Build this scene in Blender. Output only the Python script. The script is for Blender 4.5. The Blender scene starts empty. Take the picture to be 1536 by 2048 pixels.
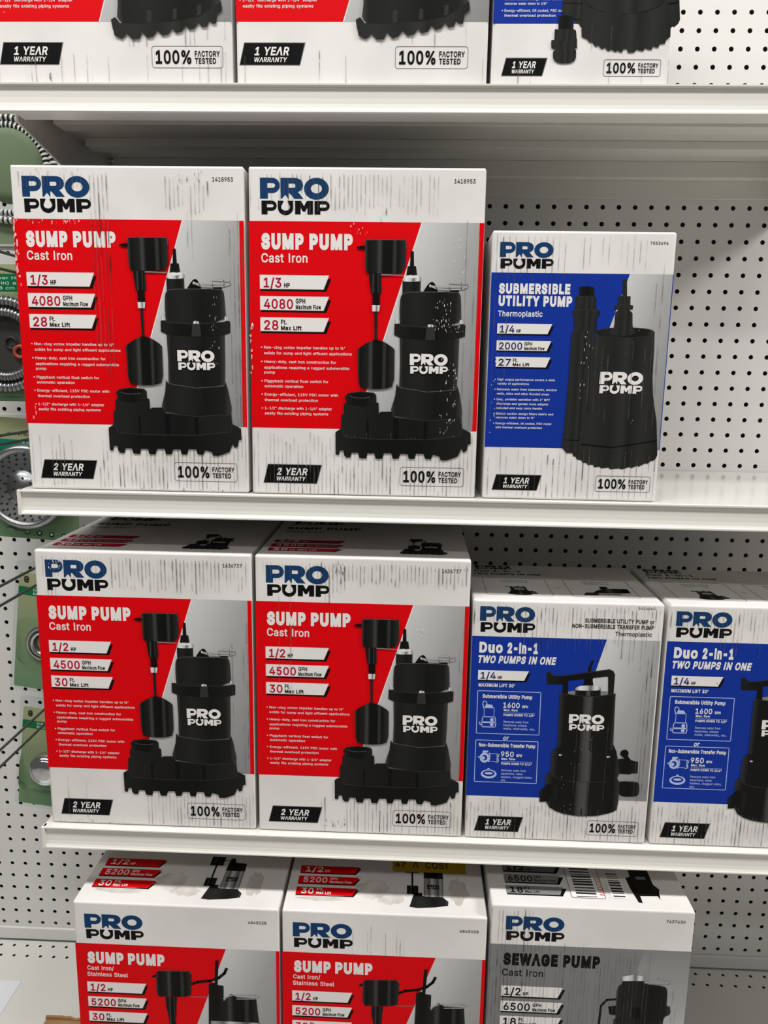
import bpy, bmesh, math, random
from mathutils import Vector, Matrix
from mathutils.geometry import tessellate_polygon, delaunay_2d_cdt

S = 0.0254                       # the scene is laid out in inches: x right, y into the shelf, z up (0 = a peg hole row)
FLOOR = -60.0
SC = bpy.context.scene
COL = SC.collection
random.seed(7)

def P3(x, y, z):
    return Vector((x * S, y * S, (z - FLOOR) * S))

# ------------------------------------------------------------------ camera, world, lights, exposure
cam_d = bpy.data.cameras.new('camera')
cam = bpy.data.objects.new('camera', cam_d)
COL.objects.link(cam)
cam_d.sensor_fit = 'VERTICAL'
cam_d.sensor_height = 24.0
cam_d.lens = 24.0 * 1523.67 / 2048.0
cam_d.clip_start = 0.02
yaw, pitch, roll = -0.0345, 0.1844, -0.0162
fw = Vector((math.sin(yaw) * math.cos(pitch), math.cos(yaw) * math.cos(pitch), -math.sin(pitch)))
rt = Vector((math.cos(yaw), -math.sin(yaw), 0.0))
dn = fw.cross(rt)
r2 = math.cos(roll) * rt + math.sin(roll) * dn
d2 = -math.sin(roll) * rt + math.cos(roll) * dn
mw = Matrix((( r2.x, -d2.x, -fw.x, 0), (r2.y, -d2.y, -fw.y, 0), (r2.z, -d2.z, -fw.z, 0), (0, 0, 0, 1)))
mw.translation = P3(-21.56, -50.531, -10.165)
cam.matrix_world = mw
SC.camera = cam

SC.view_settings.view_transform = 'Standard'
SC.view_settings.look = 'None'
SC.view_settings.gamma = 1.0
SC.view_settings.use_curve_mapping = False
SC.view_settings.exposure = 0.0

world = bpy.data.worlds.new('store_air')
SC.world = world
world.use_nodes = True
bg = world.node_tree.nodes['Background']
bg.inputs[0].default_value = (1.0, 0.985, 0.96, 1)
bg.inputs[1].default_value = 0.10

def area(name, x, y, z, sx, sy, power, col=(1.0, 0.985, 0.955)):
    d = bpy.data.lights.new(name, 'AREA')
    d.shape = 'RECTANGLE'
    d.size = sx * S
    d.size_y = sy * S
    d.energy = power
    d.color = col
    o = bpy.data.objects.new(name, d)
    COL.objects.link(o)
    o.location = P3(x, y, z)
    return o
# rows of fluorescent strips hung under the store ceiling, running along the aisles, plus one added fill
area('strip_or_fill_light', -20, -48, 72, 96, 9, 40)
area('strip_or_fill_light', -75, -48, 72, 96, 9, 50)
area('strip_or_fill_light', 96, -47, 70, 60, 12, 135)  # added fill from the right, brightens the middle pegboard
area('strip_or_fill_light', -60, -125, 76, 150, 12, 48)

# ------------------------------------------------------------------ materials
MATS = {}
def mat(name, col, rough=0.5, metal=0.0, spec=0.5, coat=0.0):
    if name[:5] in ('print', 'tone_', 'card_'):
        spec = 0.07
        rough = max(rough, 0.5)
    if name in MATS:
        return MATS[name]
    m = bpy.data.materials.new(name)
    m.use_nodes = True
    b = m.node_tree.nodes['Principled BSDF']
    b.inputs['Base Color'].default_value = (*col, 1)
    b.inputs['Roughness'].default_value = rough
    b.inputs['Metallic'].default_value = metal
    b.inputs['Specular IOR Level'].default_value = spec
    if coat:
        b.inputs['Coat Weight'].default_value = coat
        b.inputs['Coat Roughness'].default_value = 0.15
    MATS[name] = m
    return m

def srgb(r, g, b):
    f = lambda c: (c / 12.92) if c <= 0.04045 else ((c + 0.055) / 1.055) ** 2.4
    return (f(r / 255), f(g / 255), f(b / 255))

def noisy(name, a, b, scale, rough=0.5, spec=0.5, bump=0.0, stretch=(1, 1, 1), lo=0.4, hi=0.65, coat=0.0):
    m = mat(name, a, rough, 0, spec, coat)
    nt = m.node_tree
    bs = nt.nodes['Principled BSDF']
    tc = nt.nodes.new('ShaderNodeTexCoord')
    mp = nt.nodes.new('ShaderNodeMapping')
    mp.inputs['Scale'].default_value = stretch
    no = nt.nodes.new('ShaderNodeTexNoise')
    no.inputs['Scale'].default_value = scale
    no.inputs['Detail'].default_value = 5
    cr = nt.nodes.new('ShaderNodeValToRGB')
    cr.color_ramp.elements[0].position = lo
    cr.color_ramp.elements[0].color = (*a, 1)
    cr.color_ramp.elements[1].position = hi
    cr.color_ramp.elements[1].color = (*b, 1)
    nt.links.new(tc.outputs['Object'], mp.inputs['Vector'])
    nt.links.new(mp.outputs[0], no.inputs['Vector'])
    nt.links.new(no.outputs['Fac'], cr.inputs[0])
    nt.links.new(cr.outputs[0], bs.inputs['Base Color'])
    if bump:
        bp = nt.nodes.new('ShaderNodeBump')
        bp.inputs['Strength'].default_value = bump
        bp.inputs['Distance'].default_value = 0.001
        nt.links.new(no.outputs['Fac'], bp.inputs['Height'])
        nt.links.new(bp.outputs[0], bs.inputs['Normal'])
    return m

def ramp(name, stops, rough=0.4):
    """printed tone that runs across a printed shape (attribute g)"""
    m = mat(name, (0.5, 0.5, 0.5), rough)
    nt = m.node_tree
    at = nt.nodes.new('ShaderNodeAttribute')
    at.attribute_name = 'g'
    cr = nt.nodes.new('ShaderNodeValToRGB')
    el = cr.color_ramp.elements
    while len(el) < len(stops):
        el.new(0.5)
    for e, (p, c) in zip(el, stops):
        e.position = p
        e.color = (c, c, c, 1) if not isinstance(c, tuple) else (*c, 1)
    nt.links.new(at.outputs['Fac'], cr.inputs[0])
    nt.links.new(cr.outputs[0], nt.nodes['Principled BSDF'].inputs['Base Color'])
    return m

def smudge(name, col, alpha, scale=300.0, stretch=(1, 1, 0.16)):
    """ink rubbed off or dirt rubbed on: ragged, half transparent"""
    m = bpy.data.materials.new(name)
    m.use_nodes = True
    nt = m.node_tree
    bs = nt.nodes['Principled BSDF']
    bs.inputs['Base Color'].default_value = (*col, 1)
    bs.inputs['Roughness'].default_value = 0.8
    tc = nt.nodes.new('ShaderNodeTexCoord')
    mp = nt.nodes.new('ShaderNodeMapping')
    mp.inputs['Scale'].default_value = stretch
    no = nt.nodes.new('ShaderNodeTexNoise')
    no.inputs['Scale'].default_value = scale
    no.inputs['Detail'].default_value = 3
    mr = nt.nodes.new('ShaderNodeMapRange')
    mr.inputs['From Min'].default_value = 0.34
    mr.inputs['From Max'].default_value = 0.66
    mr.inputs['To Min'].default_value = 0.0
    mr.inputs['To Max'].default_value = alpha
    nt.links.new(tc.outputs['Object'], mp.inputs['Vector'])
    nt.links.new(mp.outputs[0], no.inputs['Vector'])
    nt.links.new(no.outputs['Fac'], mr.inputs['Value'])
    nt.links.new(mr.outputs[0], bs.inputs['Alpha'])
    MATS[name] = m
    return m

def clear_plastic(name, tint=(0.93, 0.95, 0.95), refl=0.05):
    m = bpy.data.materials.new(name)
    m.use_nodes = True
    nt = m.node_tree
    nt.nodes.clear()
    out = nt.nodes.new('ShaderNodeOutputMaterial')
    mx = nt.nodes.new('ShaderNodeMixShader')
    tr = nt.nodes.new('ShaderNodeBsdfTransparent')
    gl = nt.nodes.new('ShaderNodeBsdfGlossy')
    lw = nt.nodes.new('ShaderNodeLayerWeight')
    tr.inputs[0].default_value = (*tint, 1)
    gl.inputs[0].default_value = (0.9, 0.9, 0.9, 1)
    gl.inputs['Roughness'].default_value = 0.08
    lw.inputs[0].default_value = refl
    nt.links.new(lw.outputs['Fresnel'], mx.inputs[0])
    nt.links.new(tr.outputs[0], mx.inputs[1])
    nt.links.new(gl.outputs[0], mx.inputs[2])
    nt.links.new(mx.outputs[0], out.inputs[0])
    MATS[name] = m
    return m

noisy('carton_white', (0.74, 0.72, 0.70), (0.66, 0.64, 0.62), 9, 0.5, 0.35, 0.10)
mat('print_red', (0.66, 0.001, 0.004), 0.38)
mat('print_blue', (0.007, 0.032, 0.285), 0.38)
mat('print_grey', (0.20, 0.20, 0.20), 0.42)
mat('print_navy', (0.007, 0.040, 0.125), 0.4)
mat('print_black', (0.005, 0.0045, 0.005), 0.38)
mat('print_white', (0.74, 0.72, 0.70), 0.45)
mat('print_crimson', (0.42, 0.005, 0.028), 0.4)
mat('print_indigo', (0.02, 0.03, 0.13), 0.4)
mat('print_sky', (0.42, 0.50, 0.78), 0.4)
mat('print_line', (0.16, 0.15, 0.15), 0.45)
mat('print_pink', (0.80, 0.42, 0.42), 0.45)
mat('print_dim', (0.030, 0.030, 0.030), 0.35)
mat('print_rim', (0.075, 0.073, 0.07), 0.4)
ramp('tone_silver', [(0.0, 0.66), (0.30, 0.60), (0.62, 0.36), (1.0, 0.22)])
ramp('tone_body', [(0.0, 0.04), (0.06, 0.012), (0.30, 0.016), (0.62, 0.008), (0.90, 0.012), (1.0, 0.04)])
ramp('tone_gloss', [(0.0, 0.04), (0.08, 0.006), (0.28, 0.013), (0.36, 0.050), (0.44, 0.006), (0.66, 0.005), (0.72, 0.035), (0.80, 0.005), (1.0, 0.025)])
ramp('tone_matt', [(0.0, 0.014), (0.25, 0.007), (0.6, 0.006), (1.0, 0.014)])
ramp('tone_base', [(0.0, 0.016), (0.3, 0.010), (0.6, 0.008), (1.0, 0.016)])
ramp('tone_util', [(0.0, 0.020), (0.2, 0.024), (0.42, 0.016), (0.56, 0.027), (0.64, 0.014), (0.80, 0.025), (1.0, 0.013)])
ramp('tone_duo', [(0.0, 0.030), (0.1, 0.008), (0.40, 0.008), (0.46, 0.055), (0.54, 0.075), (0.60, 0.010), (0.92, 0.008), (1.0, 0.035)])
ramp('tone_chrome', [(0.0, 0.25), (0.2, 0.75), (0.45, 0.5), (0.6, 0.12), (0.8, 0.7), (1.0, 0.2)])
ramp('tone_steel', [(0.0, 0.10), (0.12, 0.30), (0.30, 0.12), (0.42, 0.55), (0.55, 0.30), (0.72, 0.08), (0.85, 0.40), (1.0, 0.10)])
smudge('dirt_faint', (0.10, 0.095, 0.09), 0.42)
smudge('dirt_mid', (0.06, 0.055, 0.052), 0.48)
smudge('dirt_or_dent_shade', (0.03, 0.028, 0.028), 0.80)  # also paints the shade of a dent on one box
smudge('rub_white', (0.80, 0.74, 0.72), 1.0, 300, (1, 1, 0.5))
smudge('water_stain', (0.46, 0.39, 0.33), 0.42, 22, (1, 1, 1))
noisy('shelf_enamel', (0.71, 0.70, 0.655), (0.68, 0.67, 0.625), 3, 0.22, 0.5, 0, coat=0.3)
noisy('shelf_top', (0.66, 0.65, 0.61), (0.60, 0.59, 0.56), 4, 0.14, 0.5, 0, (1, 0.3, 1))
noisy('peg_white', (0.72, 0.71, 0.69), (0.68, 0.67, 0.65), 3, 0.35, 0.45)
mat('cavity_dark', (0.03, 0.03, 0.032), 0.8)
mat('edge_dark', (0.01, 0.01, 0.011), 0.6)
noisy('floor_tile', (0.42, 0.40, 0.37), (0.36, 0.34, 0.32), 1.5, 0.25)
mat('hook_steel', (0.13, 0.13, 0.125), 0.35, 0.7)
mat('chrome', (0.75, 0.75, 0.76), 0.10, 1.0)
mat('chrome_satin', (0.45, 0.45, 0.46), 0.28, 1.0)
mat('insert_dark', (0.055, 0.05, 0.045), 0.15)
mat('hose_groove', (0.16, 0.155, 0.15), 0.35, 0.8)
mat('chrome_shadow', (0.20, 0.20, 0.20), 0.18, 1.0)  # darker chrome copy, paints dark reflections into the flange rings
mat('rubber_black', (0.012, 0.012, 0.012), 0.5)
mat('hose_white', (0.75, 0.74, 0.72), 0.25)
mat('washer_red', (0.40, 0.07, 0.035), 0.45)
ramp('card_sage', [(0.0, srgb(104, 136, 104)), (0.35, srgb(122, 142, 108)), (1.0, srgb(158, 160, 124))], 0.45)
mat('card_sage_flat', srgb(118, 132, 104), 0.4)
mat('card_green', srgb(24, 104, 66), 0.4)
mat('card_teal', srgb(24, 112, 92), 0.4)
mat('card_ink', (0.03, 0.032, 0.026), 0.5)
mat('card_mint', srgb(190, 222, 206), 0.5)
mat('tag_yellow', srgb(190, 150, 12), 0.5)
mat('paper_white', (0.72, 0.73, 0.76), 0.5)
noisy('kraft', srgb(168, 132, 92), srgb(146, 112, 76), 14, 0.75, 0.2, 0.1)
mat('audit_red', (0.45, 0.04, 0.05), 0.5)
clear_plastic('clear_plastic')

# ------------------------------------------------------------------ mesh helpers
def link(name, me, parent=None, loc=None):
    o = bpy.data.objects.new(name, me)
    COL.objects.link(o)
    if parent is not None:
        o.parent = parent
    if loc is not None:
        o.location = loc
    return o

def tag(o, label, cat, group=None):
    o['label'] = label
    o['category'] = cat
    if group:
        o['group'] = group
    return o

def thing(name, label, cat, loc, group=None, rot=(0, 0, 0)):
    o = bpy.data.objects.new(name, None)
    o.empty_display_size = 0.05
    COL.objects.link(o)
    o.location = loc
    o.rotation_euler = rot
    return tag(o, label, cat, group)

class MB:
    """collects geometry in inches (local to its parent), becomes ONE mesh object"""
    def __init__(s):
        s.v = []; s.f = []; s.m = []; s.g = []; s.mats = []; s.smooth = []
    def mi(s, name):
        if name not in s.mats:
            s.mats.append(name)
        return s.mats.index(name)
    def add(s, verts, faces, m, g=None, smooth=False):
        o = len(s.v); k = s.mi(m)
        s.v.extend(verts)
        s.g.extend(g if g else [0.5] * len(verts))
        for f in faces:
            s.f.append([i + o for i in f]); s.m.append(k); s.smooth.append(smooth)
    def bm(s, bm, m, smooth=False):
        bm.verts.ensure_lookup_table()
        s.add([tuple(v.co) for v in bm.verts], [[v.index for v in f.verts] for f in bm.faces], m, None, smooth)
        bm.free()
    def box(s, a, b, m, bevel=0.0, seg=2):
        bm = bmesh.new()
        bmesh.ops.create_cube(bm, size=1)
        for v in bm.verts:
            v.co = Vector([(a[i] + b[i]) / 2 + v.co[i] * (b[i] - a[i]) for i in range(3)])
        if bevel:
            bmesh.ops.bevel(bm, geom=list(bm.edges), offset=bevel, segments=seg, affect='EDGES', profile=0.5)
        bm.verts.index_update()
        s.bm(bm, m)
    def prism(s, prof, x0, x1, m, smooth=False, caps=True):
        """profile of (y, z) points run along x"""
        n = len(prof)
        v = [(x0, y, z) for y, z in prof] + [(x1, y, z) for y, z in prof]
        f = [(i, (i + 1) % n, n + (i + 1) % n, n + i) for i in range(n)]
        s.add(v, f, m, None, smooth)
        if caps:
            for x in (x0, x1):
                vv = [(x, y, z) for y, z in prof]
                tr = tessellate_polygon([[Vector((y, z, 0)) for y, z in prof]])
                s.add(vv, [tuple(t) for t in tr], m)
    def tube(s, pts, r, m, n=8, cap=True, rad=None, mfun=None):
        pts = [Vector(p) for p in pts]
        rings = []; up = None
        for i, p in enumerate(pts):
            t = (pts[min(i + 1, len(pts) - 1)] - pts[max(i - 1, 0)]).normalized()
            if up is None:
                up = t.orthogonal().normalized()
            up = (up - t * up.dot(t)).normalized()
            sd = t.cross(up)
            rr = rad[i] if rad else r
            rings.append([tuple(p + rr * (math.cos(6.28318 * k / n) * up + math.sin(6.28318 * k / n) * sd)) for k in range(n)])
        for i in range(len(rings) - 1):
            q = [(k, (k + 1) % n, n + (k + 1) % n, n + k) for k in range(n)]
            s.add(rings[i] + rings[i + 1], q, mfun(i) if mfun else m, None, True)
        if cap:
            for rg in (rings[0], rings[-1]):
                s.add(rg, [tuple(range(n))], m)
    def lathe(s, prof, c, m, n=40, smooth=True):
        """profile of (radius, out) turned about the axis that points at the viewer (-y)"""
        v = []
        for r, d in prof:
            v += [(c[0] + r * math.cos(6.28318 * k / n), c[1] - d, c[2] + r * math.sin(6.28318 * k / n)) for k in range(n)]
        f = []
        for j in range(len(prof) - 1):
            f += [(j * n + k, j * n + (k + 1) % n, (j + 1) * n + (k + 1) % n, (j + 1) * n + k) for k in range(n)]
        s.add(v, f, m, None, smooth)
    def build(s, name, parent=None, loc=None, weld=False):
        me = bpy.data.meshes.new(name)
        me.from_pydata([(x * S, y * S, z * S) for x, y, z in s.v], [], s.f)
        for n in s.mats:
            me.materials.append(MATS[n])
        me.polygons.foreach_set('material_index', s.m)
        me.polygons.foreach_set('use_smooth', s.smooth)
        at = me.attributes.new('g', 'FLOAT', 'POINT')
        at.data.foreach_set('value', s.g)
        if weld:
            bm = bmesh.new(); bm.from_mesh(me)
            bmesh.ops.remove_doubles(bm, verts=bm.verts, dist=1e-5)
            bmesh.ops.recalc_face_normals(bm, faces=bm.faces)
            bm.to_mesh(me); bm.free()
        me.update()
        return link(name, me, parent, loc)

# ------------------------------------------------------------------ lettering (outlines in 1/500 em)
GLYPHS = {
 'r"': '160|39,159 35,254 68,254 64,159|96,159 93,254 125,254 122,159',
 'r%': '338|88,141 73,143 60,149 50,157 43,168 39,180 37,194 37,206 39,220 43,232 51,243 60,251 73,257 88,258 103,257 115,251 125,243 132,232 136,220 138,206 138,194 136,180 132,168 125,157 115,149 103,143|88,164 99,166 106,173 110,183 112,194 112,206 110,217 106,227 99,234 88,236 77,234 69,227 65,217 64,206 64,194 65,183 69,173 76,166|251,-5 236,-3 223,2 213,11 206,21 202,34 200,48 200,60 202,74 206,86 213,97 223,105 236,111 251,112 266,111 278,105 288,97 295,86 299,74 300,60 300,48 299,34 295,21 288,11 278,2 265,-3|251,17 262,20 269,26 273,36 274,48 274,60 273,71 269,81 262,88 251,90 240,88 232,81 228,71 226,60 226,48 228,36 232,26 239,20|66,0 241,254 270,254 95,0',
 "r'": '103|39,159 35,254 68,254 64,159',
 'r(': '137|45,103 46,132 50,162 57,192 66,221 76,247 88,270 118,270 106,242 95,214 87,185 81,157 77,129 76,103 77,80 80,57 86,33 94,8 105,-19 118,-48 88,-48 69,-11 56,27 47,66',
 'r)': '137|19,-48 32,-18 43,9 51,34 57,58 60,81 61,103 60,129 56,157 50,185 41,214 31,242 19,270 48,270 60,247 71,221 80,192 86,162 91,132 92,103 89,65 81,27 67,-11 48,-48',
 'r,': '94|19,-60 34,36 68,36 42,-60',
 'r-': '227|168,122 168,94 57,94 57,122',
 'r.': '94|48,-2 39,-1 31,4 26,12 25,20 26,29 31,37 39,42 48,43 56,42 64,37 69,29 71,20 69,12 64,4 56,-1',
 'r/': '125|117,266 36,-38 7,-38 89,266',
 'r0': '227|113,-3 87,0 65,12 47,31 34,57 27,89 24,127 27,165 35,197 48,223 65,242 87,254 113,258 139,254 161,242 179,223 192,197 200,165 203,127 200,89 192,57 179,31 162,12 140,0|113,25 131,28 145,37 157,52 165,72 170,97 172,127 170,157 165,182 157,203 145,218 131,227 113,230 96,227 82,218 70,203 62,182 56,157 55,127 56,97 62,72 70,52 82,37 96,28',
 'r1': '227|38,0 38,27 195,27 195,0|138,254 138,0 106,0 106,224 105,224 43,179 43,213 99,254',
 'r2': '227|32,0 32,24 117,114 130,129 141,141 149,153 155,163 159,174 160,186 159,198 154,209 146,218 137,224 125,228 112,230 98,228 86,224 77,216 69,207 65,195 64,181 33,181 35,202 43,221 55,237 72,248 91,255 112,258 134,255 153,248 169,237 181,223 188,205 191,186 189,172 185,159 179,145 168,129 153,111 133,90 76,30 76,28 195,28 195,0',
 'r3': '227|109,-3 87,-1 66,5 49,15 35,29 26,46 22,66 55,66 57,54 63,44 72,35 83,30 95,26 109,25 124,26 138,30 149,37 157,46 163,58 165,72 163,86 158,98 150,109 137,117 121,122 101,124 78,124 78,150 144,224 144,226 35,226 35,254 186,254 186,230 106,139 106,144 132,144 154,138 172,127 185,111 194,93 196,72 194,51 185,33 172,18 154,6 133,-1',
 'r4': '227|20,53 20,79 123,254 155,254 54,83 54,81 207,81 207,53|141,0 141,159 171,159 171,0',
 'r5': '227|111,-3 89,-1 70,6 54,16 41,30 33,47 30,65 61,65 64,54 69,44 77,36 87,30 98,26 111,25 125,27 138,32 149,41 157,52 162,66 164,81 162,97 157,111 148,122 137,131 124,137 109,138 96,137 84,134 73,129 64,123 34,126 48,254 183,254 183,226 75,226 67,151 68,151 77,157 89,162 101,166 115,167 131,165 147,160 161,153 172,143 182,130 189,116 194,99 195,82 193,58 184,38 171,21 154,8 134,-1',
 'r6': '227|113,-3 91,-1 71,7 55,20 42,37 34,58 32,81 34,100 40,119 51,142 69,170 126,254 161,254 75,131 73,131 77,137 83,144 90,149 98,153 107,156 117,157 139,155 158,147 173,136 185,120 192,101 194,79 192,56 184,36 171,20 155,7 135,-1|113,24 127,26 139,31 149,40 157,51 162,64 164,79 162,94 157,107 149,118 139,126 127,131 113,133 99,131 87,126 77,118 69,107 64,94 62,79 64,64 69,51 77,40 87,31 99,26',
 'r7': '227|48,0 162,224 162,226 31,226 31,254 195,254 195,224 82,0',
 'r8': '227|113,-3 89,-1 68,6 50,17 37,31 29,48 26,68 28,83 33,98 40,110 51,121 63,128 76,132 76,133 59,141 46,154 38,171 35,190 38,209 45,225 57,239 73,249 92,256 113,258 134,256 153,249 169,239 181,225 188,209 191,190 188,171 180,154 167,141 150,133 150,132 164,128 176,121 186,110 194,98 199,83 200,68 198,48 189,31 176,17 158,6 137,-1|113,25 129,26 142,30 153,37 161,46 167,57 168,69 167,83 161,94 153,104 141,111 128,116 113,118 98,116 85,111 73,104 65,94 59,83 58,69 59,57 64,46 73,37 84,30 97,26|113,145 126,146 137,150 146,157 154,165 158,176 160,188 158,200 154,210 147,218 138,225 126,229 113,230 100,229 89,225 79,218 72,210 68,200 66,188 68,176 72,165 79,157 89,150 100,146',
 'r9': '227|113,258 135,255 155,247 171,234 184,217 192,197 194,173 192,155 186,135 175,112 158,84 100,0 65,0 151,124 154,124 149,117 144,111 137,105 128,101 119,98 109,97 87,100 69,107 53,119 41,134 34,154 32,176 34,198 42,218 55,235 71,247 91,255|113,230 99,228 87,223 77,215 69,204 64,191 63,176 64,161 69,148 77,137 87,129 99,123 113,122 127,123 139,129 149,137 157,147 162,160 164,175 162,190 157,204 150,215 139,223 127,228',
 'rA': '240|8,0 101,254 138,254 231,0 198,0 144,151 138,167 132,186 125,210 116,239 123,239 114,209 106,185 100,166 95,151 43,0|55,71 55,99 185,99 185,71',
 'rB': '228|30,0 30,254 121,254 145,252 164,245 180,235 190,221 197,205 199,187 198,172 193,160 187,150 178,143 168,137 157,133 157,131 170,129 182,123 192,114 201,102 207,86 209,68 207,50 200,33 189,20 172,9 151,2 123,0|62,29 122,29 148,31 165,40 175,53 178,68 176,81 171,92 163,102 153,109 140,114 124,115 62,115|62,143 119,143 132,144 144,148 154,155 162,163 166,174 168,186 165,202 156,214 141,223 120,226 62,226',
 'rC': '255|134,-3 103,1 75,12 52,32 35,58 24,90 20,127 24,165 35,197 52,223 75,242 103,254 134,258 152,256 170,252 186,245 201,236 214,224 224,209 232,193 236,174 204,174 200,186 195,197 187,206 179,214 169,220 158,224 146,227 134,228 111,225 92,216 75,202 62,182 54,157 52,127 54,97 63,72 75,53 92,38 112,29 134,26 146,27 158,30 169,34 179,40 187,48 195,57 200,68 204,80 236,80 232,62 224,45 214,31 201,19 187,9 170,2 153,-2',
 'rD': '251|109,0 48,0 48,29 107,29 136,31 159,40 177,55 189,75 197,99 200,128 197,156 190,180 177,200 160,214 138,223 110,226 47,226 47,254 113,254 147,251 176,239 200,221 217,196 227,164 231,128 227,91 217,59 199,34 175,15 145,4|62,254 62,0 30,0 30,254',
 'rE': '209|30,0 30,254 186,254 186,226 62,226 62,143 178,143 178,114 62,114 62,29 188,29 188,0',
 'rF': '205|30,0 30,254 185,254 185,226 62,226 62,139 173,139 173,111 62,111 62,0',
 'rG': '260|134,-3 102,1 75,13 52,32 35,58 24,90 20,127 24,165 35,197 52,223 74,242 102,254 132,258 152,256 170,252 187,245 202,235 214,222 225,208 232,192 237,174 204,174 199,186 194,197 186,206 178,213 168,220 158,224 146,227 133,228 111,225 92,216 75,202 62,182 54,157 52,127 54,97 63,72 75,53 92,38 112,29 134,26 155,29 172,36 187,47 198,62 205,80 207,101 217,100 141,100 141,128 239,128 239,100 236,71 225,45 209,25 188,9 163,0',
 'rH': '258|30,0 30,254 62,254 62,144 196,144 196,254 228,254 228,0 196,0 196,116 62,116 62,0',
 'rI': '112|38,0 38,254 71,254 71,0',
 'rJ': '198|93,-3 62,2 38,16 22,40 17,73 17,86 49,86 49,73 52,52 61,37 75,28 93,25 110,28 124,37 133,52 136,73 136,254 168,254 168,73 163,40 147,16 123,2',
 'rK': '233|52,73 52,108 61,119 70,131 87,152 96,162 106,172 182,254 224,254 116,138 114,138|30,0 30,254 62,254 62,0|186,0 94,130 114,155 224,0',
 'rL': '196|30,0 30,254 62,254 62,29 181,29 181,0',
 'rM': '314|30,0 30,254 76,254 139,94 141,87 147,71 150,61 153,52 156,42 158,33 161,24 154,24 156,32 159,41 165,61 171,79 174,87 176,94 238,254 284,254 284,0 252,0 252,174 253,184 253,229 256,229 253,217 241,181 237,171 234,161 231,152 228,145 171,0 143,0 85,145 83,152 76,170 72,181 69,192 65,204 60,216 56,229 59,229 60,219 60,186 61,175 61,0',
 'rN': '262|30,0 30,254 68,254 172,91 181,75 194,53 207,27 202,27 200,54 200,79 199,89 199,254 232,254 232,0 193,0 101,145 65,207 54,226 60,227 60,209 62,177 62,0',
 'rO': '267|133,-3 103,1 75,12 52,32 35,58 24,90 20,127 24,165 35,197 52,223 75,242 103,254 133,258 164,254 192,242 215,223 232,197 243,165 247,127 243,90 232,58 215,32 192,12 164,1|133,26 155,29 175,38 191,52 204,72 212,97 215,127 212,157 204,182 191,202 175,216 155,225 133,228 112,225 92,216 75,202 63,182 54,157 52,127 54,97 63,72 75,52 92,38 112,29',
 'rP': '222|30,0 30,254 118,254 144,252 166,244 183,231 195,215 202,195 204,174 202,152 195,133 183,116 166,104 144,96 118,93 55,93 55,121 116,121 134,123 149,128 159,136 167,147 171,160 172,174 171,188 167,201 159,211 148,219 134,224 116,226 62,226 62,0',
 'rR': '224|30,0 30,254 118,254 145,252 167,244 183,232 195,217 202,198 205,176 202,154 195,136 183,120 166,109 145,101 118,99 48,99 48,128 117,128 135,129 149,133 160,141 167,150 171,162 173,176 171,190 167,202 159,212 149,220 134,224 116,226 62,226 62,0|177,0 115,115 151,115 214,0',
 'rS': '223|112,-4 86,-2 64,5 46,15 32,30 23,48 19,68 52,68 55,55 62,44 71,35 83,29 97,26 112,25 128,26 143,30 155,37 165,46 171,57 173,70 171,81 166,89 158,96 148,102 136,107 122,111 92,120 64,130 43,145 30,163 26,186 29,206 37,224 51,238 69,249 90,256 114,258 137,256 158,249 175,238 189,224 197,208 200,189 169,189 163,206 151,219 134,227 112,229 97,228 84,224 73,218 64,209 59,199 58,188 60,176 65,167 74,160 85,154 96,150 106,147 132,140 156,132 168,126 179,119 189,110 197,99 202,85 204,69 201,50 193,32 180,17 162,5 139,-2',
 'rT': '224|16,226 16,254 208,254 208,226 128,226 128,0 96,0 96,226',
 'rU': '259|129,-4 101,-1 77,8 57,22 42,40 33,62 30,87 30,254 62,254 62,89 64,72 70,57 80,44 94,34 110,28 129,26 149,28 165,34 179,44 188,57 194,72 196,89 196,254 229,254 229,87 226,62 216,40 201,22 182,8 157,-1',
 'rV': '240|102,0 8,254 42,254 96,103 101,88 108,69 115,45 124,15 117,15 126,45 133,69 140,88 145,103 197,254 231,254 139,0',
 'rW': '343|78,0 8,254 41,254 82,98 85,85 88,73 91,60 93,47 96,33 98,20 95,20 97,33 100,47 106,73 109,85 112,98 153,254 190,254 231,98 234,85 237,73 243,47 246,33 249,20 244,20 247,33 249,47 255,73 258,85 261,98 302,254 335,254 265,0 228,0 184,161 180,178 176,196 172,215 168,237 175,237 171,216 167,197 164,179 159,161 115,0',
 'rX': '237|9,0 109,142 109,118 15,254 52,254 89,200 96,190 102,181 107,172 112,164 116,156 122,146 116,146 121,156 131,172 136,181 142,190 187,254 223,254 129,119 129,143 228,0 191,0 146,65 134,83 129,90 125,98 120,106 115,116 122,116 113,98 108,91 103,83 91,65 46,0',
 'rY': '236|102,0 102,104 8,254 46,254 96,172 104,159 111,146 118,132 125,115 112,115 119,132 126,146 140,172 191,254 228,254 134,104 134,0',
 'ra': '195|80,-4 63,-3 47,2 34,11 24,22 17,37 15,54 17,69 22,80 29,90 39,97 50,102 76,108 89,110 105,112 117,113 126,115 133,117 136,121 137,139 133,148 128,156 120,161 110,164 98,165 85,164 75,161 66,156 59,150 54,144 50,137 20,146 29,161 39,173 52,182 66,188 82,191 97,192 108,192 119,190 131,186 143,180 153,172 161,160 167,145 168,126 168,0 138,0 138,26 136,26 132,19 126,12 118,6 108,1 95,-3|85,23 101,24 114,29 124,37 132,47 136,57 138,69 138,95 135,93 130,91 123,89 77,82 67,79 58,75 52,70 47,62 46,52 47,43 51,36 57,30 65,26 74,24',
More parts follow.
